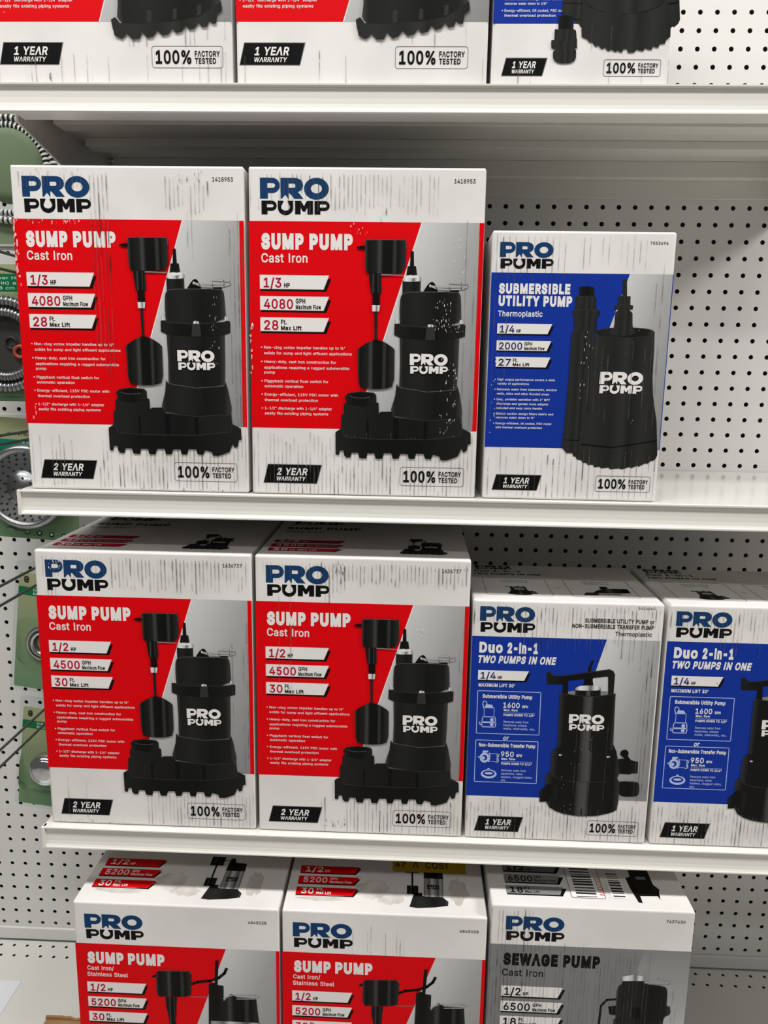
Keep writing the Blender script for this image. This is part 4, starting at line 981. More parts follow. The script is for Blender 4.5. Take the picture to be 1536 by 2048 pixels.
    A.ell(p, w, 1.18, f(3.76), 0.42, 0.26, 3, 24, [[(1.18 + 0.32 * math.cos(t), f(3.79) + 0.17 * math.sin(t)) for t in [q * 0.3927 for q in range(16)]]])
    A.ell(p, w, 1.18, f(3.80), 0.22, 0.07, 3, 12); A.ell(p, w, 1.16, f(4.04), 0.07, 0.06, 3, 8)
    l = pump_set(A, 'duo', DUO, 'pump_picture', fit(1, k))
    logo(A, 'pump_picture/picture_logo', 5.23, f(6.38), 7.09, f(7.28), 'print_white', 'print_white', l)
    warranty(A, '1', 0.54, f(0.46), 3.09, f(1.305))
    tested(A, 6.57, f(0.42), 9.30, f(1.275))
    streaks(A, W, H, streak, rubs, 0.2, seed)
    logo(T, 'top_logo', 0.6, 6.15, 2.75, 7.05, 'print_black', 'print_black')
    T.text('top_title', 'print_black', 'Duo 2-in-1', 0.5, 3.2, 5.62, 0.33, 2, 0.03)
    T.text('top_title', 'print_black', 'TWO PUMPS IN ONE', 0.38, 4.3, 5.0, 0.28, 2, 0.03, 0.2)
    for a, b, t1, t2 in ((0.8, 4.3, 'Submersible', 'Utility Pump'), (5.28, 8.8, 'Non-Submersible', 'Transfer Pump')):
        T.rrect('top_frame' + ('1' if a < 2 else '2'), 'print_line', a, 0.93, b, 4.3, 0.2, 0.03, 2)
        T.text('top_frame' + ('1' if a < 2 else '2'), 'print_line', t1, (a + b) / 2 - 0.75, (a + b) / 2 + 0.75, 3.75, 0.2, 2)
        T.text('top_frame' + ('1' if a < 2 else '2'), 'print_line', t2, (a + b) / 2 - 0.7, (a + b) / 2 + 0.7, 3.4, 0.2, 2)
    T.text('top_title', 'print_line', 'or', 4.62, 4.92, 2.45, 0.16, 2)
    l = pump_set(T, 'duo', DUO, 'top_pump_picture1', fit(0.30, 0.20, 0.75, 0.72), 2)
    T.rect('top_pump_picture1', 'print_white', 2.35, 1.95, 2.9, 2.1, l + 1)
    for q, m in (([(6.5, 1.75), (8.0, 1.75), (8.35, 2.0), (8.35, 2.5), (8.0, 2.6), (7.2, 2.55), (6.7, 2.1)], 'tone_duo'), ([(5.9, 1.3), (6.7, 1.35), (6.75, 1.8), (6.1, 1.75)], 'print_dim'), ([(7.0, 2.5), (7.5, 2.55), (7.45, 2.95), (7.1, 2.95)], 'print_black'), ([(8.1, 1.8), (8.5, 1.85), (8.5, 2.6), (8.15, 2.6)], 'print_black'), ([(6.6, 1.5), (7.9, 1.45), (7.9, 1.62), (6.6, 1.68)], 'print_grey')):
        T.poly('top_pump_picture2', m, q, 4)
    A.build(root); T.build(root)
    return root

def steel_box(label, x0, W, streak, seed, yellow=False):
    H, D = 14.4, 10.6
    root, A, T = carton(label, 'cast iron and stainless steel pump boxes', x0, -53.5, W, H, D, -14.0, None, seed)
    vt = 11.82
    A.poly('front_panel', 'print_red', [(0.02, 2.9), (5.3, 2.9), (8.45, vt), (0.02, vt)], 1)
    A.poly('front_panel', 'tone_silver', [(5.3, 2.9), (W - 0.22, 2.9), (W - 0.22, vt), (8.45, vt)], 1, (), 'd')
    A.rect('front_panel', 'print_red', W - 0.22, 2.9, W - 0.03, vt, 1)
    logo(A, 'logo', 0.62, 12.12, 3.90, 13.66, 'print_navy', 'print_black')
    A.text('item_number', 'print_black', '4845038', 9.70, 10.72, 13.45, 0.17, 2)
    A.text('title', 'print_white', 'SUMP', 0.66, 2.70, 10.64, 0.60, 2, 0.055)
    A.text('title', 'print_white', 'PUMP', 2.95, 5.0, 10.64, 0.60, 2, 0.055)
    A.text('title', 'print_white', 'Cast Iron/', 0.62, 2.12, 10.16, 0.25, 2, 0.008)
    A.text('title', 'print_white', 'Stainless Steel', 0.60, 2.90, 9.76, 0.25, 2, 0.008)
    banner(A, 1, 8.75, 0.63, 3.32, 'print_crimson', '1/2', 1.02, 'HP', x0=0.57)
    banner(A, 2, 7.80, 0.63, 3.32, 'print_crimson', '5200', 1.56, (('GPH', 0.46), ('Maximum Flow', 1.22)), x0=0.57)
    banner(A, 3, 6.84, 0.63, 3.32, 'print_crimson', '30', 0.86, (('Ft.', 0.27), ('Max Lift', 1.0)), x0=0.57)
    bullets(A, 'print_white', [(t, a, b, c - 0.9, d) for t, a, b, c, d in FEATURES])
    l = pump_set(A, 'steel', STEEL, 'pump_picture', fit())
    A.stroke('pump_picture', 'print_grey', [(6.4, 8.68), (7.5, 8.72)], 0.04, 3)
    A.poly('pump_picture', 'tone_steel', [(7.3, 4.0), (10.4, 4.0), (10.3, 7.2), (7.5, 7.2)], l)
    A.poly('pump_picture', 'tone_matt', [(5.2, 1.9), (10.8, 1.9), (10.6, 4.1), (5.6, 3.6)], l + 1)
    A.poly('pump_picture', 'tone_gloss', [(4.6, 4.4), (6.3, 4.4), (6.3, 5.9), (5.5, 6.4), (4.6, 5.9)], l + 1)
    A.rect('pump_picture', 'print_black', 5.36, 5.9, 5.52, 7.0, l)
    warranty(A, '2', 0.6, 0.55, 3.5, 1.45)
    tested(A, W - 3.8, 0.55, W - 0.6, 1.45)
    streaks(A, W, H, streak, (), 0.2, seed)
    for n, (t, y) in enumerate((('1/2 HP', 3.18), ('5200 GPH Maximum Flow', 2.25), ('30 Ft. Max Lift', 1.29))):
        T.poly('top_banner%d' % (n + 1), 'print_black', [(0.58, y - 0.08), (3.82, y - 0.08), (4.12, y + 0.5), (0.6, y + 0.5)], 1)
        T.poly('top_banner%d' % (n + 1), 'print_red', [(0.56, y), (3.75, y), (4.05, y + 0.64), (0.56, y + 0.64)], 2)
        a, b = t.split(' ', 1)
        T.text('top_banner%d' % (n + 1), 'print_white', a, 0.85, 0.9 + 0.33 * len(a), y + 0.1, 0.44, 3, 0.012)
        if b == 'HP':
            T.text('top_banner%d' % (n + 1), 'print_white', b, 2.0, 2.3, y + 0.1, 0.2, 3, 0.02)
        else:
            c, d = b.split(' ', 1)
            ux = 1.05 + 0.33 * len(a)
            T.text('top_banner%d' % (n + 1), 'print_white', c, ux, ux + 0.14 * len(c), y + 0.36, 0.2, 3, 0.014)
            T.text('top_banner%d' % (n + 1), 'print_white', d, ux, ux + 0.105 * len(d), y + 0.09, 0.19, 3, 0.02)
    pp = 'top_pump_picture'
    T.poly(pp, 'tone_body', [(6.95, 0.62), (7.15, 1.5), (7.6, 1.55), (8.8, 1.5), (9.12, 1.15), (9.08, 0.82), (8.4, 0.66), (7.4, 0.55)], 2)
    T.poly(pp, 'tone_matt', [(7.15, 1.45), (7.7, 1.5), (7.65, 1.8), (7.2, 1.75)], 3)
    T.poly(pp, 'tone_steel', [(7.75, 1.5), (8.85, 1.5), (8.88, 3.05), (7.78, 3.05)], 3)
    logo(T, pp, 7.95, 2.1, 8.65, 2.5, 'print_black', 'print_black', 5)
    T.poly(pp, 'tone_matt', [(7.76, 3.05), (8.9, 3.05), (8.86, 3.75), (8.2, 3.8), (8.1, 4.2), (7.85, 4.2), (7.8, 3.75)], 3)
    T.poly(pp, 'tone_gloss', [(6.80, 1.66), (7.45, 1.66), (7.45, 2.38), (6.80, 2.38)], 3)
    T.rect(pp, 'print_black', 7.06, 2.38, 7.16, 3.5, 3)
    T.poly(pp, 'tone_gloss', [(6.7, 3.5), (7.5, 3.5), (7.5, 4.3), (6.7, 4.3)], 3)
    T.rect(pp, 'print_grey', 7.5, 3.95, 7.9, 4.02, 3)
    # dried water marks on the lid
    rnd = random.Random(seed)
    for cx, cy, rx, ry in ((2.4, 1.05, 1.9, 0.28), (4.9, 1.9, 1.1, 0.9), (5.9, 1.2, 0.9, 0.5), (9.7, 2.0, 0.6, 1.1)):
        T.poly('water_mark', 'water_stain', [(cx + rx * math.cos(t) * rnd.uniform(.65, 1.1), cy + ry * math.sin(t) * rnd.uniform(.65, 1.1)) for t in [q * 0.3142 for q in range(20)]], 6)
    A.build(root); T.build(root)
    if yellow:
        Y = Art(lambda u, v, e: (u - W / 2, -D / 2 + v, H + e))
        Y.rect('price_sticker', 'tag_yellow', 5.95, 3.55, 10.25, 5.9, 7)
        Y.text('price_sticker', 'print_black', '47  A  COST', 6.1, 9.3, 3.95, 0.55, 8)
        Y.build(root)
    return root

def sewage_box(label, streak, seed):
    x0, W, H, D = -16.72, 10.85, 15.25, 10.4
    root, A, T = carton(label, None, x0, -53.5, W, H, D, -14.0, None, seed)
    vt = 12.86
    A.poly('front_panel', 'print_grey', [(0.02, 3.0), (5.95, 3.0), (8.33, vt), (0.02, vt)], 1)
    A.poly('front_panel', 'tone_silver', [(5.95, 3.0), (W - 0.05, 3.0), (W - 0.05, vt), (8.33, vt)], 1, (), 'y')
    logo(A, 'logo', 0.83, 13.10, 4.0, 14.58, 'print_navy', 'print_black')
    A.text('item_number', 'print_black', '7637630', 9.35, 10.34, 14.55, 0.17, 2)
    A.text('title', 'print_black', 'SEWAGE PUMP', 0.78, 6.0, 11.65, 0.62, 2, 0.055)
    A.text('title', 'print_black', 'Cast Iron', 0.75, 2.98, 10.92, 0.42, 2, 0.004)
    banner(A, 1, 9.64, 0.66, 3.36, 'print_black', '1/2', 1.06, 'HP', x0=0.76, glow=None)
    banner(A, 2, 8.68, 0.66, 3.36, 'print_black', '6500', 1.62, (('GPH', 0.48), ('Maximum Flow', 1.25)), x0=0.76, glow=None)
    banner(A, 3, 7.72, 0.66, 3.36, 'print_black', '18', 0.9, (('Ft.', 0.3), ('Max Lift', 1.0)), x0=0.76, glow=None)
    l = pump_set(A, 'sewage', SEWAGE, 'pump_picture', fit(1, 1, 0.04, 0))
    A.poly('pump_picture', 'tone_body', [(6.9, 3.6), (9.7, 3.6), (9.65, 8.5), (6.98, 8.5)], l)
    A.poly('pump_picture', 'tone_matt', [(6.2, 2.2), (10.1, 2.2), (9.9, 3.9), (6.6, 3.9)], l + 1)
    warranty(A, '2', 0.7, 0.55, 3.5, 1.45)
    tested(A, W - 3.8, 0.55, W - 0.6, 1.45)
    streaks(A, W, H, streak, (), 0.2, seed)
    for n, (t, y) in enumerate((('1/2 HP', 2.85), ('6500 GPH Maximum Flow', 1.9), ('18 Ft. Max Lift', 0.93))):
        T.poly('top_banner%d' % (n + 1), 'print_black', [(0.95, y - 0.1), (3.98, y - 0.1), (4.3, y + 0.55), (4.0, y + 0.55), (0.95, y + 0.1)], 1)
        T.poly('top_banner%d' % (n + 1), 'print_grey', [(0.93, y), (3.85, y), (4.1, y + 0.66), (0.93, y + 0.66)], 2)
        a, b = t.split(' ', 1)
        T.text('top_banner%d' % (n + 1), 'print_black', a, 1.15, 1.2 + 0.33 * len(a), y + 0.1, 0.44, 3, 0.014)
        if b == 'HP':
            T.text('top_banner%d' % (n + 1), 'print_black', b, 2.3, 2.6, y + 0.1, 0.2, 3, 0.02)
        else:
            c, d = b.split(' ', 1)
            ux = 1.3 + 0.33 * len(a)
            T.text('top_banner%d' % (n + 1), 'print_black', c, ux, ux + 0.13 * len(c), y + 0.38, 0.2, 3, 0.014)
            T.text('top_banner%d' % (n + 1), 'print_black', d, ux, ux + 0.10 * len(d), y + 0.1, 0.19, 3, 0.02)
    # shipping label with its bars and the red stamp
    p = 'shipping_label'
    T.rrect(p, 'print_line', 4.45, 0.75, 6.3, 3.6, 0.12, 0.03, 6)
    T.rect(p, 'print_white', 4.48, 0.78, 6.27, 3.57, 5)
    rnd = random.Random(3)
    for xa, xb, y0, y1 in ((4.75, 5.85, 0.85, 3.4), (6.75, 7.4, 0.95, 3.1)):
        y = y0
        while y < y1:
            h = rnd.choice((0.06, 0.10, 0.15))
            T.rect(p, 'print_dim', xa, y, xb, min(y1, y + h), 6)
            y += h + rnd.choice((0.07, 0.11, 0.16))
    T.rect(p, 'print_white', 6.62, 0.85, 7.5, 3.2, 5)
    R = Art(lambda u, v, e: (6.42 - v - W / 2, -D / 2 + u, H + e))
    R.text('shipping_label', 'audit_red', 'AUDITED', 0.95, 2.55, 0.10, 0.30, 7)
    T.parts[p].add(R.parts[p].v, R.parts[p].f, 'audit_red')
    pp = 'top_pump_picture'
    T.poly(pp, 'tone_matt', [(8.1, 1.1), (9.22, 1.15), (9.45, 1.7), (9.22, 2.1), (9.25, 3.6), (8.15, 3.6), (8.1, 2.6)], 3)
    T.poly(pp, 'print_black', [(8.2, 0.54), (8.0, 0.58), (7.85, 1.7), (7.82, 2.6), (8.1, 2.7), (8.25, 1.8)], 4)
    T.poly(pp, 'print_black', [(9.25, 0.85), (9.18, 1.2), (9.28, 1.5), (9.34, 1.4)], 4)
    T.rect(pp, 'print_grey', 8.4, 2.5, 8.95, 2.75, 5)
    A.build(root); T.build(root)
    return root

# ------------------------------------------------------------------ the setting
def structure(o):
    o['kind'] = 'structure'
    return o
def hole_cells(mb, cells, fmap, r, depth, m, mw, n=16):
    """flat cells (cx, cy, half-width a, half-height b), each with a round hole punched through"""
    for cx, cy, a, b in cells:
        o = []; h = []
        for k in range(n):
            t = 6.2831853 * k / n
            c, s_ = math.cos(t), math.sin(t)
            q = 1.0 / max(abs(c), abs(s_))
            o.append((cx + a * c * q, cy + b * s_ * q)); h.append((cx + r * c, cy + r * s_))
        v = [fmap(x, y, 0) for x, y in o] + [fmap(x, y, 0) for x, y in h]
        mb.add(v, [(k, (k + 1) % n, n + (k + 1) % n, n + k) for k in range(n)], m)
        v = [fmap(x, y, 0) for x, y in h] + [fmap(x, y, depth) for x, y in h]
        mb.add(v, [(k, (k + 1) % n, n + (k + 1) % n, n + k) for k in range(n)], mw, None, True)

ZB, ZT = -53, 17
w = MB()
hole_cells(w, [(i, j, .5, .5) for i in range(-42, 14) for j in range(ZB + 1, ZT)], lambda x, z, d: (x, d, z), 0.145, 0.05, 'peg_white', 'peg_white')
hole_cells(w, [(i + .0965, j - .138, .5, .5) for i in range(-56, -42) for j in range(ZB + 1, ZT)], lambda x, z, d: (x, d, z), 0.145, 0.05, 'peg_white', 'peg_white')
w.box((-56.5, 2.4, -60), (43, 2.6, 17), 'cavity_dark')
w.box((-56.5, 0.0, -60), (43, 2.4, -53.2), 'peg_white')
w.box((13.5, 0.0, -53.2), (43, 2.4, 17), 'peg_white')
w.box((-42.45, -0.02, -52.5), (-42.35, 0.3, 16.5), 'edge_dark')
back = structure(w.build('wall_back', None, P3(0, 0, 0) - Vector((0, 0, 0))))

f = MB(); f.box((-170, -260, -60.5), (120, 30, -60), 'floor_tile')
structure(f.build('floor', None, P3(0, 0, 0)))
for n, (x0, x1, z0, z1, d) in enumerate(((-56.5, -42.5, -2.75, -2.0, 0.16), (-56.5, -42.5, -14.25, -13.45, 0.16), (-56.5, 43, -53.45, -52.48, 0.22))):
    t = MB()
    t.box((x0, -d, z0), (x1, -0.004, z1), 'peg_white', 0.05)
    for i in range(int(x0) + 1, int(x1)):
        if n < 2:
            t.box((i - 0.18, -d - 0.003, z0 + 0.18), (i + 0.18, -d + 0.02, z0 + 0.26), 'cavity_dark')
    structure(t.build('trim_%d' % (n + 1), None, P3(0, 0, 0)))

# ------------------------------------------------------------------ shelves
X0 = -41.3
LIP = [(0.0, 0.0), (-0.26, 0.0), (-0.33, -0.03), (-0.33, -0.10), (-0.29, -0.14), (-0.22, -0.17), (-0.205, -0.30), (-0.20, -0.62), (-0.215, -0.86), (-0.25, -1.04), (-0.30, -1.14), (-0.34, -1.18), (-0.35, -1.24), (-0.30, -1.29), (0.0, -1.29)]
def shelf(label, z, X1):
    root = thing('metal_shelf', label, 'shelf', P3((X0 + X1) / 2, -6.5, z), 'shelves of the store rack')
    cx = (X0 + X1) / 2
    L = lambda x, y, zz: (x - cx, y + 6.5, zz)
    d = MB()
    d.box(L(X0, -13.0, -0.06), L(X1, -0.05, 0.0), 'shelf_top')
    d.build('shelf_deck', root)
    fr = MB()
    fr.prism([(y - 13.0 + 6.5, zz) for y, zz in LIP], X0 - cx, X1 - cx, 'shelf_enamel', False)
    for x in (X0, X1):
        fr.prism([(y - 13.0 + 6.5, zz) for y, zz in [(0, 0.0), (-0.31, 0.0), (-0.36, -0.04), (-0.36, -1.26), (-0.31, -1.31), (0, -1.31)]], x - cx - 0.06, x - cx + 0.10, 'shelf_enamel')
    fr.build('price_rail', root)
    u = MB()
    u.box(L(X0 + 0.9, -13.0, -1.22), L(X1 - 0.9, -11.9, -0.06), 'shelf_enamel', 0.03)
    u.box(L(X0 + 0.9, -8.9, -0.5), L(X1 - 0.9, -7.6, -0.06), 'shelf_enamel', 0.03)
    u.box(L(X0 + 0.9, -5.0, -0.5), L(X1 - 0.9, -3.7, -0.06), 'shelf_enamel', 0.03)
    u.box(L(X0 + 0.9, -0.9, -1.0), L(X1 - 0.9, -0.05, -0.06), 'shelf_enamel', 0.03)
    for i in range(int(X0) + 2, int(X1)):
        for y in (-11.4, -2.9):
            u.box(L(i - 0.16, y - 0.05, -0.064), L(i + 0.16, y + 0.05, -0.058), 'cavity_dark')
    u.build('underside_channel', root)
    for x in (X0 + 0.45, X1 - 0.45):
        b = MB()
        b.prism([(-11.8 + 6.5, -0.06), (0.1 + 6.5, -0.06), (0.1 + 6.5, -3.2), (-1.2 + 6.5, -3.2), (-11.8 + 6.5, -1.25)], x - cx - 0.06, x - cx + 0.06, 'shelf_enamel')
        b.build('bracket', root)
    bk = MB()
    bk.box(L(X0 + 0.3, -0.13, -2.05), L(X1 - 0.3, -0.03, -1.0), 'shelf_enamel', 0.02)
    bk.build('rear_flange', root)
    return root
shelf('white metal shelf at the top carrying the one-year pump boxes', 2.54, 1.3)  # unseen right end cut short to let the fill reach the pegboard
shelf('white metal shelf in the middle, half empty at its right end', -16.39, 42.0)  # unseen right run lengthened to block the fill from below
shelf('white metal shelf with two red and two blue two-in-one boxes', -35.10, 42.0)  # unseen right run likewise lengthened, keeps the bottom pegboard dark

d = MB()
ZD = -53.5
def deckmap(x, y, e): return (x, y, -e)
for xa, xb in ((-56, 43),):
    hole_cells(d, [(i + 0.20, -0.80, .5, .5) for i in range(xa, xb)], deckmap, 0.115, 0.1, 'shelf_top', 'cavity_dark')
    hole_cells(d, [(i + 0.70, -1.80, .5, .5) for i in range(xa, xb)], deckmap, 0.115, 0.1, 'shelf_top', 'cavity_dark')
d.box((-56.5, -17.0, -0.12), (43, -2.3, 0.0), 'shelf_top')
d.box((-56.5, -2.3, -0.5), (43, -0.22, -0.4), 'cavity_dark')
deck = tag(thing('base_shelf', 'white bottom shelf of the rack, holes along its back', 'shelf', P3(0, 0, ZD)), 'white bottom shelf of the rack with small holes along its back', 'shelf')
d.build('shelf_deck', deck)
k = MB(); k.box((-56.5, -17.2, -6.4), (43, -16.9, -0.02), 'shelf_enamel', 0.05)
k.build('kick_plate', deck)

# ------------------------------------------------------------------ pump boxes
G1 = 'one-year sump pump boxes on the top shelf'
G2 = 'third horsepower sump pump boxes'
G3 = 'half horsepower sump pump boxes'
few = [(0.0, 1.0, 0.0, 0.1, 0.25, 0), (0.5, 1.0, 0.1, 0.2, 0.2, 0)]
sump_box('red and white pump box at the left end of the top shelf', G1, -41.05, 2.555, 10.98, 15.45, 9.0, '1418952', '1/4', '3600', '25', '1', few, [(0.0, 0.06, 0.18, 0.21, 4, 0.06, 'rub_white'), (0.215, 0.232, 0.010, 0.030, 9, 0.09, 'dirt_or_dent_shade')], 1, True, pu=0.0)  # dark blob near the foot is a dent's shade, painted on
sump_box('red and white pump box in the middle of the top shelf', G1, -29.92, 2.555, 11.42, 15.45, 9.0, '1418952', '1/4', '3600', '25', '1', few, (), 2, True, pu=0.0)
utility_box('blue and white pump box on the top shelf, small black adapter pictured', -18.36, 2.555, 7.95, 12.65, 8.0, '7553695', few, 3, True)
sump_box('red 1/3 HP pump box at the left end of the middle shelf', G2, -40.85, -16.375, 11.18, 15.45, 9.0, '1418953', '1/3', '4080', '28', '2',
         [(0.03, 0.42, 0.93, 0.985, 0.9, 0), (0.33, 0.43, 0.30, 0.97, 0.95, 1), (0.34, 0.42, 0.55, 0.98, 0.9, 1), (0.66, 0.86, 0.86, 0.97, 0.75, 1), (0.74, 0.84, 0.72, 0.9, 0.6, 0), (0.90, 0.99, 0.05, 0.95, 0.75, 0), (0.93, 0.975, 0.3, 0.9, 0.8, 1),
          (0.33, 0.97, 0.005, 0.17, 0.95, 1), (0.32, 0.62, 0.005, 0.10, 0.9, 1), (0.0, 0.22, 0.01, 0.2, 0.6, 0), (0.5, 0.95, 0.08, 0.16, 0.8, 0)],
         [(0.002, 0.022, 0.62, 0.845, 16, 0.16, 'rub_white'), (0.02, 0.32, 0.83, 0.845, 22, 0.08, 'rub_white'), (0.03, 0.05, 0.23, 0.27, 3, 0.14, 'rub_white'), (0.84, 0.88, 0.40, 0.62, 26, 0.05, 'rub_white'), (0.72, 0.83, 0.955, 0.985, 22, 0.07, 'dirt_or_dent_shade'), (0.08, 0.3, 0.975, 0.99, 14, 0.07, 'dirt_mid'), (0.45, 0.9, 0.0, 0.012, 16, 0.08, 'dirt_or_dent_shade')], 4)
sump_box('red 1/3 HP pump box on the middle shelf, beside the shorter blue box', G2, -29.5, -16.375, 11.16, 15.45, 9.0, '1418953', '1/3', '4080', '28', '2',
         [(0.0, 0.35, 0.86, 0.985, 0.85, 0), (0.05, 0.33, 0.92, 0.985, 0.7, 1), (0.33, 0.8, 0.86, 0.985, 0.8, 0), (0.9, 0.99, 0.05, 0.95, 0.7, 0), (0.0, 1.0, 0.005, 0.21, 0.92, 0), (0.1, 0.9, 0.0, 0.10, 0.6, 1), (0.55, 0.6, 0.86, 0.9, 1.0, 2)],
         [(0.425, 0.53, 0.80, 0.84, 9, 0.06, 'rub_white'), (0.83, 0.90, 0.14, 0.44, 60, 0.06, 'rub_white'), (0.79, 0.92, 0.52, 0.56, 30, 0.06, 'rub_white'), (0.80, 0.87, 0.55, 0.63, 18, 0.06, 'rub_white'), (0.86, 0.93, 0.68, 0.80, 14, 0.05, 'rub_white'), (0.002, 0.012, 0.36, 0.55, 8, 0.14, 'rub_white'), (0.55, 0.57, 0.845, 0.875, 7, 0.09, 'dirt_or_dent_shade')], 5)
utility_box('blue and white utility pump box on the middle shelf, shorter than its neighbours', -17.98, -16.375, 8.55, 12.72, 8.0, '7553696',
            [(0.0, 0.42, 0.80, 0.995, 0.85, 1), (0.42, 0.85, 0.86, 0.99, 0.7, 0), (0.88, 0.96, 0.25, 0.97, 0.8, 1), (0.55, 0.95, 0.3, 0.62, 0.5, 0), (0.0, 1.0, 0.005, 0.21, 0.85, 1), (0.0, 0.12, 0.2, 0.8, 0.5, 0)], 6, False,
            [(0.52, 0.57, 0.42, 0.64, 16, 0.07, 'rub_white'), (0.02, 0.06, 0.25, 0.6, 12, 0.07, 'rub_white'), (0.5, 0.9, 0.3, 0.65, 12, 0.04, 'rub_white')])
sump_box('red 1/2 HP pump box at the left end of the lower shelf', G3, -40.98, -35.085, 11.38, 15.50, 10.8, '1636737', '1/2', '4500', '30', '2',
         [(0.02, 0.98, 0.90, 0.985, 0.95, 0), (0.35, 0.98, 0.86, 0.985, 0.9, 1), (0.45, 1.0, 0.005, 0.16, 0.92, 0), (0.62, 0.98, 0.005, 0.10, 0.7, 1), (0.9, 0.98, 0.1, 0.8, 0.5, 0), (0.0, 0.2, 0.01, 0.2, 0.4, 0), (0.05, 0.12, 0.82, 0.9, 0.7, 1)],
         [(0.07, 0.13, 0.935, 0.965, 16, 0.07, 'rub_white'), (0.06, 0.13, 0.955, 0.975, 9, 0.06, 'dirt_or_dent_shade'), (0.66, 0.9, 0.955, 0.968, 30, 0.05, 'dirt_mid'), (0.04, 0.4, 0.004, 0.016, 40, 0.06, 'dirt_or_dent_shade'), (0.64, 0.76, 0.03, 0.06, 12, 0.08, 'dirt_mid')], 7)
sump_box('red 1/2 HP pump box on the lower shelf, beside a blue box', G3, -29.46, -35.085, 11.10, 15.50, 10.8, '1636737', '1/2', '4500', '30', '2',
         [(0.02, 0.98, 0.91, 0.985, 0.95, 0), (0.28, 0.98, 0.90, 0.985, 0.9, 1), (0.30, 0.36, 0.80, 0.985, 0.95, 2), (0.33, 0.42, 0.86, 0.985, 0.9, 1), (0.10, 0.2, 0.5, 0.97, 0.5, 0), (0.42, 1.0, 0.005, 0.17, 0.95, 1), (0.30, 0.34, 0.0, 0.14, 1.0, 2), (0.93, 0.98, 0.1, 0.9, 0.6, 0)],
         [(0.37, 0.42, 0.945, 0.985, 26, 0.09, 'dirt_or_dent_shade'), (0.31, 0.38, 0.95, 0.985, 14, 0.08, 'dirt_mid'), (0.92, 0.99, 0.96, 0.985, 12, 0.07, 'dirt_mid'), (0.31, 0.43, 0.02, 0.055, 26, 0.08, 'dirt_or_dent_shade'), (0.755, 0.80, 0.735, 0.765, 8, 0.08, 'rub_white'), (0.82, 0.92, 0.14, 0.17, 18, 0.05, 'rub_white'), (0.64, 0.68, 0.15, 0.165, 6, 0.05, 'rub_white'), (0.055, 0.07, 0.52, 0.545, 4, 0.07, 'rub_white')], 8)
DS = [(0.0, 1.0, 0.90, 0.99, 0.95, 1), (0.25, 0.8, 0.80, 0.99, 0.75, 0), (0.30, 0.42, 0.82, 0.97, 0.8, 1), (0.78, 0.99, 0.72, 0.99, 0.85, 1), (0.88, 0.98, 0.1, 0.75, 0.75, 0), (0.93, 0.97, 0.1, 0.9, 0.8, 1), (0.0, 1.0, 0.005, 0.17, 0.9, 1), (0.0, 0.5, 0.1, 0.19, 0.6, 0), (0.55, 0.85, 0.15, 0.55, 0.3, 0)]
duo_box('blue and white two-in-one pump box standing against the red box', -18.22, DS, 9, [(0.47, 0.66, 0.1, 0.45, 16, 0.035, 'rub_white')])
duo_box('blue and white two-in-one pump box cut off by the right edge of the picture', -8.27, DS, 10, [(0.265, 0.30, 0.88, 0.90, 8, 0.05, 'dirt_mid'), (0.27, 0.29, 0.665, 0.70, 5, 0.06, 'dirt_mid'), (0.3, 0.4, 0.05, 0.09, 6, 0.05, 'dirt_faint')])
steel_box('red stainless steel pump box on the bottom shelf, nearest the bare pegboard', -39.6, 11.44, [(0.85, 0.95, 0.82, 0.9, 0.4, 0)], 11)
steel_box('red stainless steel pump box on the bottom shelf with a yellow sticker on its lid', -28.05, 11.2, [(0.3, 0.6, 0.8, 0.95, 0.3, 0)], 12, True)
sewage_box('grey and white sewage pump box with a bar code label on its lid', [(0.0, 0.22, 0.45, 0.99, 0.9, 1), (0.0, 0.8, 0.40, 0.86, 0.75, 0), (0.8, 0.98, 0.3, 0.7, 0.5, 0)], 13)

# ------------------------------------------------------------------ plumbing goods hanging on the left-hand pegboard
def rrect_loop(x0, z0, x1, z1, r, n=5):
    out = []
    for cx, cz, a0 in ((x1 - r, z1 - r, 0), (x0 + r, z1 - r, 90), (x0 + r, z0 + r, 180), (x1 - r, z0 + r, 270)):
        out += [(cx + r * math.cos(math.radians(a0 + 90 / n * k)), cz + r * math.sin(math.radians(a0 + 90 / n * k))) for k in range(n + 1)]
    return out
def slab(mb, loop, y0, y1, m, axis='y'):
    n = len(loop)
    v = [(x, y0, z) for x, z in loop] + [(x, y1, z) for x, z in loop]
    zs = [z for x, z in loop]; a, b = min(zs), max(zs)
    g = [(z - a) / (b - a) for x, z in loop] * 2
    mb.add(v, [tuple(range(n)), tuple(range(2 * n - 1, n - 1, -1))] + [(i, (i + 1) % n, n + (i + 1) % n, n + i) for i in range(n)], m, g)
def dome(mb, loop0, loop1, y0, y1, m):
    """thin clear shell: rim loop0 at y0, lid loop1 at y1 (nearer the viewer)"""
    n = len(loop0)
    v = [(x, y0, z) for x, z in loop0] + [(x, y1, z) for x, z in loop1]
    mb.add(v, [tuple(range(n, 2 * n))] + [(i, (i + 1) % n, n + (i + 1) % n, n + i) for i in range(n)], m)
def coil(mb, c, radii, r, y, m1, m2, ribs):
    for R in radii:
        n = ribs * 4
        p = [(c[0] + R * math.cos(6.28318 * k / n), y, c[1] + R * math.sin(6.28318 * k / n)) for k in range(n + 1)]
        rad = [r * (1.0 + 0.10 * (1 if (k % 4) in (0, 1) else -1)) for k in range(n + 1)]
        mb.tube(p, r, m1, 8, False, rad, lambda i: m1 if (i % 4) in ((0, 1, 3) if m1 != 'hose_white' else (0, 1)) else m2)

